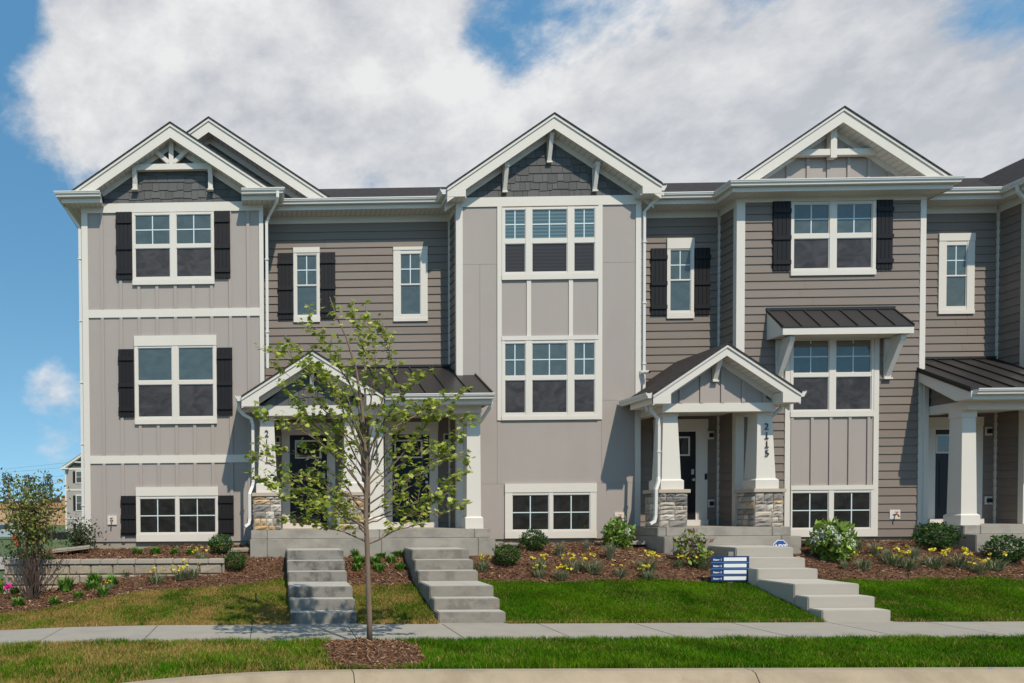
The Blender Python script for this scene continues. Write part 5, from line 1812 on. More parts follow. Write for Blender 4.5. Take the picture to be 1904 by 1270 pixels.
Y_SPOTS = [(897, 1062, 0.9), (1003, 1060, 0.9), (1003, 1074, 0.7), (1043, 1078, 0.8), (1067, 1062, 1.0), (1102, 1066, 1.1), (1155, 1072, 0.7), (1202, 1062, 1.1),
           (1206, 1078, 0.8), (1262, 1055, 0.7), (1310, 1058, 0.9), (1316, 1044, 0.6),
           (292, 1086, 0.9), (335, 1078, 0.8), (356, 1075, 1.0), (375, 1060, 0.8), (236, 1072, 0.5), (205, 1096, 0.5),
           (1604, 1058, 0.9), (1660, 1052, 1.1), (1690, 1058, 1.0), (1735, 1056, 1.1), (1785, 1056, 1.1), (1822, 1066, 0.8), (1852, 1060, 1.0)]
ORD = ['first', 'second', 'third', 'fourth', 'fifth', 'sixth', 'seventh', 'eighth', 'ninth', 'tenth', 'eleventh', 'twelfth', 'thirteenth', 'fourteenth']


def nth(px, py, pool):
    """which one it is, counted from the left."""
    return ORD[sorted(pool).index((px, py))]


def zone(px):
    return 0 if px < 500 else 1 if px < 1350 else 2


for (px, py, s) in Y_SPOTS:
    lb = 'yellow flower clump, %s from left ' % nth(px, py, [(a, b) for a, b, _c in Y_SPOTS if zone(a) == zone(px)]) + ('in front of the block wall', 'between middle steps and blue sign', 'right of the pale steps')[zone(px)]
    plant('yellow_flower_clump', lb, 'flowers', 'yellow flower clumps ' + ('left' if px < 500 else 'centre' if px < 1350 else 'right'), px, py, random.choice(YARROW_M), s)
G_SPOTS = [(1040, 1034, 0.8), (1135, 1040, 0.9), (1090, 1024, 0.6), (1592, 1026, 0.8), (1628, 1034, 0.8), (1650, 1044, 0.7), (1700, 1040, 0.7), (1570, 1060, 0.5)]
for (px, py, s) in G_SPOTS:
    lb = 'tuft of thin grey-green grass, %s from the left ' % nth(px, py, [(a, b) for a, b, _c in G_SPOTS if (a < 1300) == (px < 1300)]) + ('under the centre bay' if px < 1300 else 'beside and right of the white blooming bush')
    plant('ornamental_grass', lb, 'grass tuft', 'ornamental grass tufts ' + ('centre' if px < 1300 else 'right'), px, py, (random.choice(GRASS_M),), s)
SMALL = [(34, 1128, 1.0, 0), (101, 1124, 0.9, 0), (30, 1104, 1.1, 0), (122, 1098, 1.3, 0), (145, 1113, 0.8, 0), (172, 1096, 1.2, 0), (176, 1084, 1.2, 0), (192, 1108, 0.9, 0), (208, 1088, 1.0, 0), (88, 1092, 1.1, 0), (4, 1104, 1.2, 0), (47, 1098, 1.1, 0),
         (661, 1035, 0.8, 1), (668, 1049, 1.0, 1), (664, 1060, 0.9, 1), (699, 1048, 1.1, 1), (705, 1062, 1.0, 1), (709, 1036, 0.8, 1), (728, 1046, 0.8, 1), (742, 1034, 1.0, 1), (744, 1060, 0.8, 1),
         (225, 1030, 0.8, 2), (256, 1031, 1.0, 2), (289, 1031, 1.0, 2), (324, 1031, 0.8, 2), (356, 1031, 0.9, 2)]
for (px, py, s, w) in SMALL:
    lb = ('small bright green plant, %s from left below the block wall', 'small bright green plant, %s from left between the two left stairs', 'small green seedling, %s from left on the raised bed')[w] % nth(px, py, [(a, b) for a, b, _c, d in SMALL if d == w])
    plant('leafy_plant', lb, 'plant', ('small plants below the block wall', 'small plants between the steps', 'seedlings on the raised bed')[w], px, py, (random.choice(TUFT_M),), (s, s, s * random.uniform(0.9, 1.5)))
# pink flower at the far left
fx, fy = ground_at(14, 1118)
fz = float(ground_h(fx, fy))
pk = thing('pink_flower', 'single bright pink flower at the left edge of the mulch', 'flower', (fx, fy, fz))
ob('flower_stalk', MB().tube([(0, 0, 0), (0.01, 0, 0.12), (0, 0, 0.24)], 0.006, 5).mesh('flower_stalk', M['twig']), pk, (fx, fy, fz))
pp = ball(40, 0.3) * np.array([0.06, 0.06, 0.04]) + np.array([0, 0, 0.26])
ob('petals', leaf_mesh('petals', pp, 0.07, tint(40, (0.85, 0.03, 0.32), 0.15), m='petal'), pk, (fx, fy, fz))


# splash blocks under the rainwater pipes
def splash(label, px, py, rot, tilt, y, L=0.62):
    x, z = at(px, py, y)
    z = max(z, float(bed_h(np.array(x), np.array(y))) + 0.015)
    m = MB()
    m.box(-L / 2, L / 2, -0.15, 0.15, 0, 0.03)
    m.box(-L / 2, L / 2, -0.15, -0.11, 0.0301, 0.075)
    m.box(-L / 2, L / 2, 0.11, 0.15, 0.0301, 0.075)
    m.box(-L / 2, -L / 2 + 0.04, -0.109, 0.109, 0.0301, 0.075)
    o = m.build('splash_block', M['blockcap'], None, bevel=0.008)
    o.matrix_basis = Matrix.LocRotScale(Vector((x, y, z)), __import__('mathutils').Euler((0, tilt, rot)), None)
    return tag(o, label, 'splash block', 'concrete splash blocks under the downpipes')


splash('tilted concrete splash block beside the dark shrub at the house corner', 133, 1024, 0.15, -0.10, 15.2, 0.75)
splash('concrete splash block on the mulch left of the long porch platform', 437, 1027, 0.1, -0.02, 15.1, 0.6)
splash('concrete splash block right of the long porch platform', 940, 1016, 0.0, 0.0, 15.5, 0.5)
splash('concrete splash block behind the green bush under the tap', 1190, 1012, 0.0, 0.0, 15.4, 0.6)
splash('concrete splash block left of the white blooming bush', 1508, 1010, 0.0, 0.0, 15.4, 0.5)

# ------------------------------------------------------------------ bark chips and lawn blades
def in_view(x, y):
    return (x > -0.395 * y - 1.0) & (x < 1.07 * y + 0.8)


def scatter(n, x0, x1, y0, y1, test):
    x = rng.uniform(x0, x1, n)
    y = rng.uniform(y0, y1, n)
    k = test(x, y) & in_view(x, y)
    return x[k], y[k]


cx, cy = scatter(620000, -8, 18.5, 8.2, 16.0, is_mulch)
spill = (rng.random(len(cx)) < 1.0)
n = len(cx)
yaw = rng.uniform(0, 2 * np.pi, n)
L = rng.choice([0.025, 0.04, 0.06, 0.085], n, p=[0.35, 0.35, 0.22, 0.08]) * rng.uniform(0.7, 1.2, n)
wd = L * rng.uniform(0.10, 0.26, n)
tl = rng.normal(0, 0.32, n)
ro = rng.normal(0, 0.5, n)
ax = np.c_[np.cos(yaw) * np.cos(tl), np.sin(yaw) * np.cos(tl), np.sin(tl)]
sd = np.c_[-np.sin(yaw) * np.cos(ro), np.cos(yaw) * np.cos(ro), np.sin(ro)]
C = np.c_[cx, cy, mulch_h(cx, cy) + 0.006 + 0.018 * rng.random(n)]
a1, s1 = ax * (L / 2)[:, None], sd * (wd / 2)[:, None]
V = np.stack([C - a1 - s1 * 0.6, C + a1 - s1, C + a1 * 0.9 + s1 * 0.8, C - a1 + s1], 1).reshape(-1, 3)
Fc = np.arange(4 * n).reshape(-1, 4)
tc = tint(n, (0.205, 0.100, 0.052), 0.5, (0.47, 0.32, 0.205), 0.15)
dk = rng.random(n) < 0.25
tc[dk] *= 0.45
chips = ob('bark_chips', np_mesh('bark_chips', V, Fc, M['chips'], tc))
chips['kind'] = 'stuff'
chips['label'] = 'shredded brown bark mulch covering the planting beds'


def value_noise(x, y, s, seed):
    r = np.random.default_rng(seed)
    G = r.random((128, 128))
    u, v = x / s + 40, y / s + 40
    i, j = np.floor(u).astype(int), np.floor(v).astype(int)
    fu, fv = u - i, v - j
    fu, fv = fu * fu * (3 - 2 * fu), fv * fv * (3 - 2 * fv)
    g_ = lambda a, b: G[a % 128, b % 128]
    return (g_(i, j) * (1 - fu) + g_(i + 1, j) * fu) * (1 - fv) + (g_(i, j + 1) * (1 - fu) + g_(i + 1, j + 1) * fu) * fv


def dryness(x, y):
    d = np.where(y > 10.8, np.interp(x, [-6, 0.3, 1.5, 2.6, 3.9, 6, 20], [0.50, 0.55, 0.55, 0.40, 0.06, 0.03, 0.06]),
                 np.interp(x, [-6, -0.5, 0.6, 1.8, 20], [0.50, 0.42, 0.22, 0.04, 0.02]))
    nz_ = 0.6 * value_noise(x, y, 0.55, 3) + 0.4 * value_noise(x, y, 0.17, 4)
    edge = 0.35 * np.clip(1 - (y - 11.5) / 0.16, 0, 1) * (y > 11.5) * (x < 12) + 0.30 * np.clip(1 - np.abs(y - kerb_y(x)) / 0.22, 0, 1) * (x < 0.8)
    streak = 0.45 * np.exp(-((x - (11.4 - (y - 11.6) * 1.15) + 0.2) / 0.16) ** 2) * (y > 11.6) * (x > 9.8)
    return np.clip(d + (nz_ - 0.5) * (0.9 * (d > 0.15) + 0.25) + edge * (0.6 + nz_) + streak * nz_, 0, 1)


def blades(name, label, n, x0, x1, y0, y1, hgt):
    x, y = scatter(n, x0, x1, y0, y1, is_lawn)
    k = len(x)
    dr = dryness(x, y)
    hv = value_noise(x, y, 0.23, 9)
    h = hgt * (0.55 + 0.5 * hv + 0.45 * rng.random(k)) * (1 - 0.25 * dr)
    a = rng.uniform(0, 2 * np.pi, k)
    w = rng.uniform(0.0022, 0.0042, k)
    z = ground_h(x, y) - 0.012
    side = np.c_[np.cos(a), np.sin(a), np.zeros(k)] * w[:, None]
    ln = rng.normal(0, 0.34, (k, 2)) * h[:, None]
    root = np.c_[x, y, z]
    mid = root + np.c_[ln * 0.35, h * 0.6]
    tip = root + np.c_[ln * 1.1, h]
    V = np.stack([root - side, root + side, mid + side * 0.8, mid - side * 0.8, tip], 1).reshape(-1, 3)
    b = np.arange(k)[:, None] * 5
    F1 = np.concatenate([b + np.array([0, 1, 2]), b + np.array([0, 2, 3]), b + np.array([3, 2, 4])], 0)
    green = np.array([0.060, 0.172, 0.004])
    lush = 0.55 + 0.6 * value_noise(x, y, 0.4, 5) + rng.uniform(-0.4, 0.5, k)
    cg = green * lush[:, None]
    yel = np.array([0.18, 0.285, 0.010])
    mixy = np.clip(value_noise(x, y, 0.7, 6) * 0.6 + rng.random(k) * 0.5 - 0.25, 0, 1)[:, None]
    cg = cg * (1 - mixy) + yel * mixy * lush[:, None]
    straw = np.array([0.48, 0.315, 0.10]) * rng.uniform(0.55, 1.25, (k, 1))
    isdry = (rng.random(k) < dr)[:, None]
    c = np.where(isdry, straw, cg)
    o = ob(name, np_mesh(name, V, F1, M['grass'], np.r_[c, c, c]))
    o['kind'] = 'stuff'
    o['label'] = label
    return o


blades('lawn', 'sloping lawn between the pavement and the mulch beds', 560000, -7, 17.5, 11.5, 13.7, 0.058)
blades('verge_grass', 'strip of grass between the kerb and the pavement', 420000, -5, 12.5, 5.5, 10.0, 0.082)
blades('side_lawn', 'patch of dry grass beyond the left end of the block wall', 40000, -10, -5.5, 14.5, 20.0, 0.07)
sl_ = ob('lawn_soil', grid_mesh('lawn_soil', np.arange(-12, 21, 0.12), np.arange(5.0, 20.0, 0.12), lambda X, Y: ground_h(X, Y) - 0.008, M['soil'],
                               lambda a, b: is_lawn(a, b) & (b > kerb_y(a) + 0.06)))
sl_['kind'] = 'structure'

# ------------------------------------------------------------------ the young street tree
TX, TY = 1.303, 9.5
tree = thing('street_tree', 'young slender tree with sparse pale green leaves in a mulch ring by the kerb', 'tree', (TX, TY, 0.03))
tp = [(687, 1200), (687, 1150), (684.5, 1080), (682, 1000), (680, 960), (681, 920), (683, 880), (680, 840), (677, 800), (672, 750), (662, 690), (645, 630), (625, 585), (613, 552)]
trunk_pts = []
for i, (px, py) in enumerate(tp):
    x, z = at(px, py, TY)
    trunk_pts.append(Vector((x, TY + 0.03 * math.sin(i * 1.7) * (i > 5), z)))
rt = np.interp(range(len(tp)), [0, 1, 4, 8, len(tp) - 1], [0.042, 0.035, 0.031, 0.023, 0.004])
MB().tube(trunk_pts, list(rt), 9).build('trunk', M['bark'], tree, smooth=True)
LIMBS = [(1008, [(640, 988), (590, 978), (530, 968)], 0.35), (1012, [(730, 990), (790, 968), (852, 945)], -0.3), (985, [(625, 940), (560, 915), (478, 888)], -0.35),
         (970, [(740, 945), (810, 925), (868, 880)], 0.45), (960, [(640, 900), (580, 850), (500, 835)], 0.5), (942, [(735, 905), (800, 865), (850, 815)], -0.55),
         (935, [(620, 905), (540, 880), (470, 850)], 0.1), (915, [(630, 850), (560, 800), (480, 775)], -0.6), (905, [(735, 860), (785, 800), (815, 745)], 0.6),
         (885, [(640, 810), (590, 745), (520, 685)], 0.15), (870, [(720, 800), (790, 765), (872, 790)], -0.2), (850, [(650, 770), (600, 700), (545, 640)], 0.5),
         (835, [(705, 760), (735, 690), (712, 615)], -0.4), (815, [(690, 740), (700, 670), (682, 590)], 0.3), (830, [(645, 740), (590, 690), (505, 655)], -0.45),
         (800, [(655, 720), (615, 660), (575, 600)], -0.25), (960, [(725, 930), (770, 900), (830, 850)], 0.7), (925, [(655, 880), (600, 830), (548, 745)], 0.8),
         (900, [(720, 840), (760, 780), (850, 735)], 0.25), (780, [(680, 690), (672, 640), (655, 585)], 0.2), (980, [(640, 950), (575, 935), (520, 925)], 0.7),
         (890, [(700, 810), (745, 735), (790, 700)], -0.7), (975, [(720, 960), (775, 955), (835, 915)], 0.1), (950, [(630, 930), (570, 890), (500, 905)], -0.1),
         (930, [(720, 880), (780, 840), (855, 850)], 0.5), (895, [(640, 840), (585, 790), (530, 725)], 0.6), (865, [(650, 790), (620, 730), (565, 690)], -0.7),
         (855, [(705, 790), (760, 760), (830, 770)], 0.3), (995, [(660, 970), (620, 955), (575, 955)], -0.6), (880, [(660, 820), (610, 790), (560, 770)], 0.3)]
leaf_spots = []


def on_trunk(py):
    z = AZ(684, py, TY)
    for a, b in zip(trunk_pts[:-1], trunk_pts[1:]):
        if a.z <= z <= b.z:
            return a.lerp(b, (z - a.z) / (b.z - a.z))
    return trunk_pts[-1]


for (py0, pts, dy) in LIMBS:
    p0 = on_trunk(py0)
    path = [p0]
    for i, (px, py) in enumerate(pts):
        yy = TY + dy * (i + 1) / len(pts)
        x, z = at(px, py, yy)
        path.append(Vector((x, yy, z)))
    fine = []
    for i in range(len(path) - 1):
        for k in range(4):
            t = k / 4
            q = path[i].lerp(path[i + 1], t) + Vector((random.uniform(-1, 1), random.uniform(-1, 1), random.uniform(-1, 1))) * 0.012
            fine.append(q if i or k else p0)
    fine.append(path[-1])
    lm = MB().tube(fine, [0.013 - 0.0105 * i / (len(fine) - 1) for i in range(len(fine))], 5)
    nseg = len(fine)
    for i in range(2, nseg):
        f = i / nseg
        for _k in range(3 if f > 0.25 else 1):
            if random.random() < 0.85:
                d = (fine[i] - fine[i - 1]).normalized()
                side = Vector((random.uniform(-1, 1), random.uniform(-1, 1), random.uniform(0.0, 1.4))).normalized()
                tl_ = random.uniform(0.10, 0.30) * (1.1 - 0.35 * f)
                e = fine[i] + (d * 0.55 + side * 0.75).normalized() * tl_
                mid = fine[i].lerp(e, 0.5) + Vector((0, 0, 0.012))
                lm.tube([fine[i], mid, e], [0.004, 0.003, 0.0015], 4)
                for t in (0.3, 0.5, 0.65, 0.8, 0.92, 1.0, 1.0):
                    if random.random() < 0.62:
                        leaf_spots.append(fine[i].lerp(e, t))
        if f > 0.35 and random.random() < 0.8:
            leaf_spots.append(fine[i])
    leaf_spots += [fine[-1]] * 3
    lm.build('branch', M['bark'], tree)
for i in range(9, len(trunk_pts)):
    for _k in range(10):
        a, b = trunk_pts[i - 1], trunk_pts[i]
        q = a.lerp(b, random.random())
        leaf_spots.append(q + Vector((random.uniform(-1, 1), random.uniform(-1, 1), random.uniform(-0.3, 0.6))) * 0.13)
spots = np.array([tuple(p) for p in leaf_spots])
nl = len(spots)
spots += rng.normal(0, 0.02, spots.shape)


def leaf_frames(n):
    """leaf axis outward and drooping, face turned mostly upward."""
    a = rng.uniform(0, 2 * np.pi, n)
    e = rng.uniform(-0.9, 0.5, n)
    ya = np.c_[np.cos(a) * np.cos(e), np.sin(a) * np.cos(e), np.sin(e)]
    up = np.c_[rng.normal(0, 0.55, (n, 2)), np.ones(n)]
    xa = np.cross(ya, up)
    xa /= np.linalg.norm(xa, axis=1)[:, None]
    za = np.cross(xa, ya)
    return np.stack([xa, ya, za], 2)


Rl = leaf_frames(nl)
sz = rng.uniform(0.045, 0.092, nl)
order = np.argsort(-sz)
big, rest = order[:300], order[300:]
leaf_cols = [(0.38, 0.42, 0.06), (0.27, 0.33, 0.04), (0.52, 0.54, 0.15), (0.18, 0.25, 0.032)]
LEAF_MESHES = []
for c_ in leaf_cols:
    LEAF_MESHES.append(np_mesh('leaf', MAPLE_V, MAPLE_F, M['leaf'], np.tile(np.array(c_), (len(MAPLE_F), 1))))
V, Fc = instance(MAPLE_V, MAPLE_F, spots[rest], Rl[rest], sz[rest])
tcol = np.array(leaf_cols)[rng.integers(0, 4, len(rest))] * rng.uniform(0.75, 1.25, (len(rest), 1))
crown = ob('crown', np_mesh('crown', V, Fc, M['leaf'], np.repeat(tcol, len(MAPLE_F), 0)), tree)
crown['kind'] = 'stuff'
for i in big:
    o = bpy.data.objects.new('leaf', random.choice(LEAF_MESHES))
    mt = Matrix(Rl[i].tolist()).to_4x4() @ Matrix.Scale(float(sz[i]), 4)
    mt.translation = Vector(spots[i])
    o.matrix_basis = mt
    put(o, tree)

# ------------------------------------------------------------------ shrubs at the left
def loose_shrub(name, label, px, py, y, w, h, nst, nlf, lsize, cols_, low, m='twig', dark=0.3, spread=1.0):
    x, z = at(px, py, y)
    z = float(bed_h(np.array(x), np.array(y))) if z < 2 else z
    t = thing(name, label, 'shrub', (x, y, z))
    st = []
    tips = []
    for k in range(nst):
        a = random.uniform(0, 6.28)
        d = random.uniform(0.15, 1.0) * w / 2 * spread
        hh = h * random.uniform(0.65, 1.0)
        p = [Vector((x + math.cos(a) * 0.05, y + math.sin(a) * 0.05, z - 0.03))]
        for f in (0.25, 0.5, 0.75, 1.0):
            p.append(Vector((x + math.cos(a) * d * f ** 0.8 + random.uniform(-0.03, 0.03), y + math.sin(a) * d * f ** 0.8 * 0.8 + random.uniform(-0.03, 0.03), z + hh * f)))
        st.append(p)
        for f in np.linspace(low, 1.0, 8):
            i = min(int(f * 4), 3)
            tips.append(p[i].lerp(p[i + 1], f * 4 - i))
    ob('stems', stems(st, 0.011, 'stems', m), t)
    tips = np.array([tuple(q) for q in tips])
    pos = tips[rng.integers(0, len(tips), nlf)] + rng.normal(0, 1, (nlf, 3)) * np.array([0.13, 0.13, 0.11])
    ob('foliage', leaf_mesh('foliage', pos, lsize, tint(nlf, cols_[0], 0.4, cols_[1], dark)), t)
    return t


loose_shrub('multi_stem_shrub', 'tall many-stemmed shrub with olive leaves above bare dark twigs at the left', 62, 1104, 13.55, 1.35, 2.25, 30, 2700, 0.072, ((0.13, 0.165, 0.032), (0.24, 0.19, 0.05)), 0.58)
loose_shrub('twiggy_shrub', 'low bare spreading twigs in front of the left end of the block wall', 58, 1104, 13.35, 1.45, 1.05, 30, 60, 0.05, ((0.10, 0.08, 0.03), (0.12, 0.07, 0.03)), 0.6, spread=1.2)
loose_shrub('dark_shrub', 'dense dark green shrub against the left corner of the house', 152, 1026, 15.6, 0.75, 0.62, 18, 1300, 0.06, ((0.040, 0.062, 0.022), (0.075, 0.085, 0.030)), 0.15)
loose_shrub('dark_shrub', 'mixed green shrub behind the return of the block wall', 105, 1020, 17.2, 1.3, 0.75, 20, 1500, 0.07, ((0.050, 0.070, 0.022), (0.10, 0.10, 0.03)), 0.1)
loose_shrub('dark_shrub', 'dark shrub behind the bare twigs, left of the wall return', 45, 1040, 18.5, 1.3, 1.0, 20, 1500, 0.08, ((0.035, 0.055, 0.020), (0.08, 0.085, 0.03)), 0.1)

# ------------------------------------------------------------------ yard signs
def flat_text(par, name, body, x, y, z, size, m, rot=0.0, bold=0.002, align='LEFT'):
    cu = bpy.data.curves.new(name, 'FONT')
    cu.body = body
    cu.size = size
    cu.extrude = 0.001
    cu.offset = bold
    cu.align_x = align
    t = bpy.data.objects.new(name, cu)
    me = bpy.data.meshes.new_from_object(t)
    bpy.data.objects.remove(t)
    me.materials.clear()
    me.materials.append(M[m])
    return ob(name, me, par, (x, y, z), rot=(math.pi / 2, 0, 0))


YS = 13.38
sgx0, sgx1 = AX(1322, 1058, YS), AX(1393, 1058, YS)
sgz0, sgz1 = AZ(1357, 1081, YS), AZ(1357, 1034, YS)
sg = thing('lot_sign', 'small blue sign with four white name strips, Home 1 to Home 4', 'sign', ((sgx0 + sgx1) / 2, YS, 0.4))
MB().box(sgx0, sgx1, YS, YS + 0.012, sgz0, sgz1).build('board', M['signblue'], sg)
hh_ = (sgz1 - sgz0) / 4
ww_ = sgx1 - sgx0
for i in range(4):
    z0_ = sgz1 - (i + 1) * hh_
    MB().box(sgx0 + 0.335 * ww_, sgx0 + 0.925 * ww_, YS - 0.004, YS - 0.0005, z0_ + 0.22 * hh_, z0_ + 0.78 * hh_).build('name_strip', M['signwhite'], sg)
    flat_text(sg, 'lettering', 'Home %d' % (i + 1), sgx0 + 0.055 * ww_, YS - 0.002, z0_ + 0.30 * hh_, 0.047, 'signwhite', bold=0.0015)
    if i:
        MB().box(sgx0, sgx1, YS - 0.003, YS - 0.0005, z0_ + hh_ - 0.005, z0_ + hh_ + 0.005).build('rule', M['signrule'], sg)
xp_ = AX(1358, 1030, YS + 0.03)
MB().box(xp_ - 0.045, xp_ + 0.045, YS + 0.013, YS + 0.05, 0.3, AZ(1358, 1026, YS + 0.03)).build('post', M['concrete'], sg)

YA = 14.3
gx, gz = AX(1451, 1015.5, YA), AZ(1451, 1016.5, YA)
gs = thing('yard_sign', 'small blue eight-sided security sign beside the top of the pale steps', 'sign', (gx, YA, 0.8))
octo = lambda r: [(gx + r * math.cos(math.pi / 8 + i * math.pi / 4), gz + r * math.sin(math.pi / 8 + i * math.pi / 4)) for i in range(8)]
MB().prism(octo(0.142), YA, YA + 0.008).build('border', M['signwhite'], gs)
MB().prism(octo(0.127), YA - 0.004, YA - 0.0005).build('face', M['guardblue'], gs)
flat_text(gs, 'lettering', 'ADT', gx, YA - 0.006, gz - 0.045, 0.125, 'signwhite', bold=0.006, align='CENTER')
MB().tube([(gx, YA + 0.02, 0.7), (gx, YA + 0.02, gz + 0.1)], 0.01, 6).build('stake', M['nickel'], gs)

# thin rusty marker stake in the left lawn
mx_, my_ = ground_at(476, 1123)
mz_ = float(ground_h(mx_, my_))
tag(MB().tube([(mx_, my_, mz_ - 0.05), (mx_, my_, mz_ + 0.19)], 0.012, 6).build('marker_stake', M['twig']), 'short thin brown stake standing in the dry left lawn', 'stake')

# ------------------------------------------------------------------ background at the left
YB = 80.0
bx0, bz = AX(121, 900, YB), AZ(121, 872, YB)
far = thing('far_townhouse', 'distant grey townhouse with white trim showing past the left corner', 'townhouse', (bx0 + 4, YB, -1.0))
fw = MB().box(bx0, bx0 + 9, YB, YB + 12, -1.2, bz).build('wall', M['greige'], far)
MB().box(bx0, bx0 + 0.16, YB - 0.04, YB - 0.001, -1.2, bz).build('corner_board', M['white'], far)
for (pa, pb) in ((870, 873.5), (909.5, 912.3), (963, 965.2)):
    MB().box(bx0 + 0.161, bx0 + 4.1, YB - 0.04, YB - 0.001, AZ(140, pb, YB), AZ(140, pa, YB)).build('band_board', M['white'], far)
for (pa, pb) in ((874.5, 899), (919.5, 950.6), (971.5, 996)):
    z1_, z0_ = AZ(150, pa, YB), AZ(150, pb, YB)
    x0_ = AX(140.8, 900, YB)
    w_ = MB().box(x0_, x0_ + 1.9, YB - 0.06, YB - 0.002, z0_, z1_).build('window', M['white'], far)
    for q in (0, 1):
        xa_ = x0_ + 0.10 + q * 0.9
        MB().box(xa_, xa_ + 0.78, YB - 0.075, YB - 0.061, (z0_ + z1_) / 2 + 0.03, z1_ - 0.14).build('pane', M['pane'], w_)
        MB().box(xa_, xa_ + 0.78, YB - 0.075, YB - 0.061, z0_ + 0.12, (z0_ + z1_) / 2 - 0.03).build('pane', M['pane_dark'], w_)
    MB().box(x0_ - 0.30, x0_ - 0.03, YB - 0.06, YB - 0.002, z0_ + 0.1, z1_ - 0.1).build('shutter', M['black'], far)
fxc, fzp = bx0 + 2.05, AZ(118, 868, YB) + 0.668 * 2.3
gable(far, fxc, fzp, 2.3, 0.668, YB - 0.32, YB, YB + 8)
MB().prism([(fxc - 2.1, bz), (fxc + 2.1, bz), (fxc, fzp - 0.3)], YB, YB + 0.3).build('gable_wall', M['shake'], far)
MB().box(fxc - 0.9, fxc + 0.9, YB - 0.27, YB - 0.17, AZ(140, 860.5, YB), AZ(140, 858.5, YB)).build('tie_beam', M['white'], far)
MB().box(bx0 - 0.4, bx0 + 0.45, YB - 0.42, YB + 1, bz - 0.05, bz + 0.12).build('eave_return', M['white'], far)

M['brick'] = mat('orange_brick', (0.46, 0.25, 0.12), 0.9, 0.15, (1, 1, 6))
M['brick_light'] = mat('tan_brick', (0.52, 0.33, 0.19), 0.9, 0.1, (1, 1, 6))
YS2 = 150.0
sto = thing('store_building', 'long low orange brick store building far behind the left shrubs', 'building', (-70, YS2, -1))
xr_ = AX(117, 940, YS2)
MB().box(-130, xr_, YS2, YS2 + 40, -1, AZ(60, 945, YS2)).build('wall', M['brick_light'], sto)
MB().box(-130, xr_, YS2 - 0.3, YS2 + 40, AZ(60, 945, YS2) + 0.01, AZ(60, 933, YS2)).build('parapet', M['brick'], sto)
MB().box(-130, xr_, YS2 - 0.5, YS2 + 40, AZ(60, 933, YS2) + 0.01, AZ(60, 931.5, YS2)).build('coping', M['metal_roof'], sto)
MB().box(xr_ + 0.01, xr_ + 6, YS2 - 1, YS2 + 8, -1, AZ(117, 923, YS2)).build('corner_tower', M['brick'], sto)
MB().box(xr_ - 0.3, xr_ + 6.3, YS2 - 1.3, YS2 + 8, AZ(117, 923, YS2) + 0.01, AZ(117, 921, YS2)).build('tower_cornice', M['brick'], sto)
MB().box(AX(80, 925, YS2), AX(91, 925, YS2), YS2 + 6, YS2 + 8, AZ(60, 932, YS2), AZ(85, 924.5, YS2)).build('roof_unit', M['twig'], sto)

fn = thing('low_fence', 'low black fence beyond the left shrubs', 'fence', (-19, 58, -0.3))
f0, f1 = AX(52, 1000, 58), AX(125, 1000, 58)
nfp = 8
for i in range(nfp + 1):
    x = f0 + (f1 - f0) * i / nfp
    MB().box(x - 0.05, x + 0.05, 57.95, 58.05, -0.4, AZ(90, 988.5, 58)).build('post', M['blackplastic'], fn)
    if i < nfp:
        MB().box(x + 0.051, f0 + (f1 - f0) * (i + 1) / nfp - 0.051, 57.98, 58.02, -0.25, AZ(90, 990, 58)).build('fence_panel', M['black'], fn)

M['hydrant_red'] = mat('hydrant_red', (0.60, 0.045, 0.02), 0.45)
hx, hz = AX(30, 1013, 46), AZ(30, 1013, 46)
hy = thing('fire_hydrant', 'red fire hydrant standing in the grass at the far left', 'hydrant', (hx, 46, hz))
MB().tube([(hx, 46, hz), (hx, 46, hz + 0.04), (hx, 46, hz + 0.041), (hx, 46, hz + 0.50), (hx, 46, hz + 0.52), (hx, 46, hz + 0.62), (hx, 46, hz + 0.70)], [0.16, 0.16, 0.11, 0.11, 0.15, 0.12, 0.03], 10).build('barrel', M['hydrant_red'], hy)
for s in (-1, 1):
    MB().tube([(hx + s * 0.10, 46, hz + 0.4), (hx + s * 0.19, 46, hz + 0.4)], 0.06, 8).build('nozzle_cap', M['hydrant_red'], hy)

# parked car
cxp, czp = AX(6, 1010, 60), -0.3
car = thing('parked_car', 'pale silver car parked far off at the left edge', 'car', (cxp, 60, czp))
M['carpaint'] = mat('silver_car_paint', (0.55, 0.57, 0.60), 0.3, 0.02, metallic=0.5)
prof = [(-2.2, 0.35), (-2.25, 0.62), (-2.1, 0.80), (-1.3, 0.92), (-0.7, 1.36), (0.75, 1.40), (1.6, 0.98), (2.15, 0.90), (2.25, 0.55), (2.2, 0.30)]
MB().prism([(cxp + a, czp + b) for a, b in prof], 59.2, 60.9).build('body', M['carpaint'], car)
MB().prism([(cxp + a, czp + b) for a, b in ((-1.1, 0.95), (-0.62, 1.29), (0.68, 1.33), (1.35, 0.98))], 59.18, 59.198).build('side_window', M['pane_dark'], car)
for wx in (-1.4, 1.4):
    o = MB().tube([(cxp + wx, 59.17, czp + 0.32), (cxp + wx, 59.4, czp + 0.32)], 0.33, 14).build('wheel', M['blackplastic'], car)
    MB().tube([(cxp + wx, 59.15, czp + 0.32), (cxp + wx, 59.169, czp + 0.32)], 0.20, 12).build('rim', M['nickel'], o)

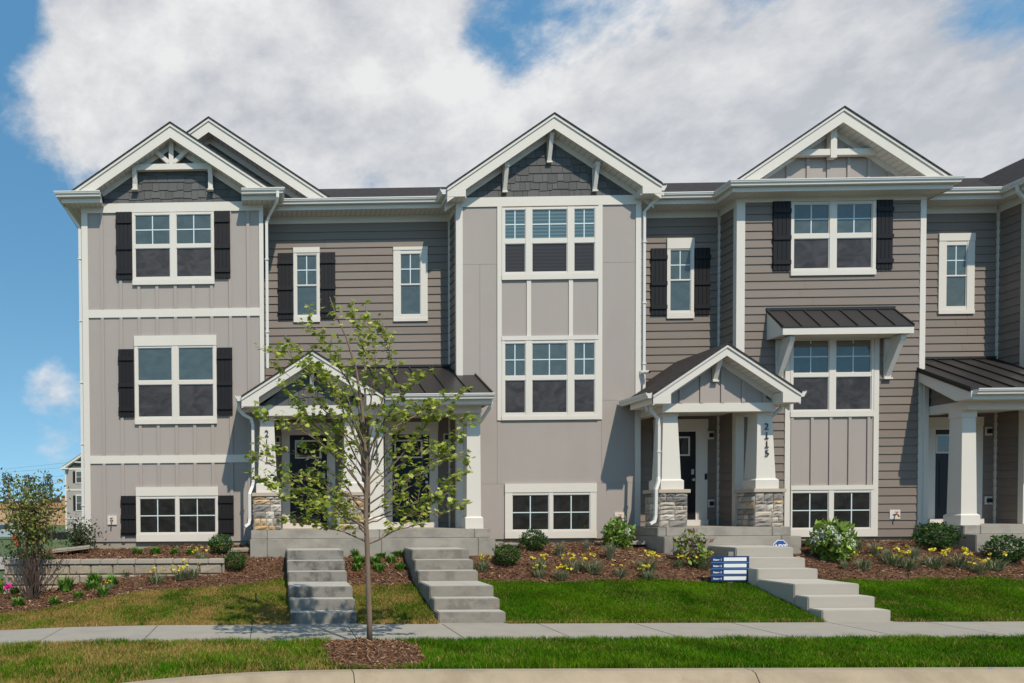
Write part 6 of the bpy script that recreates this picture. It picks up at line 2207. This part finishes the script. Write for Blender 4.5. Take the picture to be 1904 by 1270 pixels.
# driveway band and wires, far trees
dv = MB()
dv.v = [(-40, 24.5, -0.085), (-5.6, 24.5, -0.06), (-5.6, 32, -0.06), (-40, 32, -0.085)]
dv.f = [(0, 1, 2, 3)]
d_ = dv.build('driveway', M['walk'])
d_['kind'] = 'structure'
for wi, (ya, yb2) in enumerate(((873, 861), (879, 869), (891, 885), (899, 892), (906, 898), (914, 908))):
    za, zb_ = AZ(0, ya, 130), AZ(118, yb2, 130)
    xa_, xb_ = AX(0, ya, 130), AX(118, yb2, 130)
    pts = []
    for k in range(13):
        f = -1.5 + 4.5 * k / 12
        pts.append((xa_ + (xb_ - xa_) * f, 130, za + (zb_ - za) * f + 0.10 * (f - 0.5) ** 2 - 0.025))
    o = MB().tube(pts, 0.018, 4).build('overhead_wire', M['blackplastic'])
    tag(o, 'thin overhead wire left of the house, %s of six from the top' % ORD[wi], 'wire', 'overhead wires at the left')


def far_tree(px, ptop, y, w, dens, label):
    x, zt = at(px, ptop, y)
    z0 = -0.5
    h = zt - z0
    t = thing('distant_tree', label, 'tree', (x, y, z0), 'slender trees behind the store')
    MB().tube([(x, y, z0), (x + 0.1, y, z0 + h * 0.5), (x, y, zt - 0.3)], [0.18, 0.12, 0.03], 6).build('trunk', M['bark'], t)
    f = rng.random(dens) ** 0.8
    rr = w * (0.35 + 0.65 * np.sin(np.clip(f, 0.05, 1) * 2.7)) * np.sqrt(rng.random(dens))
    a = rng.uniform(0, 6.28, dens)
    p = np.c_[x + np.cos(a) * rr, y + np.sin(a) * rr, z0 + h * (0.25 + 0.75 * f)]
    ob('crown', leaf_mesh('crown', p, 0.8, tint(dens, (0.095, 0.125, 0.085), 0.3, (0.12, 0.15, 0.11), 0.3)), t)


for (px, pt, w, n_, lb) in ((88, 884, 1.4, 330, 'tallest of the slender pale trees behind the store, nearest the far townhouse'), (75, 901, 1.1, 200, 'short slender tree just left of the tallest one behind the store'),
                            (52, 884, 1.8, 330, 'pale tree behind the store, above the middle of the left shrub'), (14, 880, 1.9, 330, 'pale tree behind the store at the left edge'), (108, 921, 0.8, 80, 'small dark treetop over the store roof beside its corner tower')):
    far_tree(px, pt, 190, w, n_, lb)


# ------------------------------------------------------------------ the other side of the street (shows in the window glass)
for k, (x0, w, lb) in enumerate(((-14, 13, 'townhouse across the street, behind and left of the viewer'), (2.5, 11, 'townhouse across the street, straight behind the viewer'), (17, 14, 'townhouse across the street, behind and right of the viewer'), (33, 16, 'townhouse across the street, farthest to the right behind the viewer'))):
    t = thing('opposite_townhouse', lb, 'townhouse', (x0 + w / 2, -22, -0.2), 'townhouses across the street')
    MB().box(x0, x0 + w, -34, -22, -0.3, 7.2).build('wall', M['taupe'], t)
    MB().prism([(x0 - 0.4, 7.0), (x0 + w + 0.4, 7.0), (x0 + w / 2, 10.2)], -34.5, -21.6).build('roof', M['asphalt_roof'], t)
    for i in range(3):
        for j in range(2):
            xw, zw = x0 + w * (0.14 + 0.28 * i), 1.4 + 3.0 * j
            wo = MB().box(xw, xw + w * 0.16, -22, -21.93, zw, zw + 1.6).build('window', M['white'], t)
            MB().box(xw + 0.1, xw + w * 0.16 - 0.1, -21.929, -21.91, zw + 0.1, zw + 1.5).build('pane', M['pane_dark'], wo)
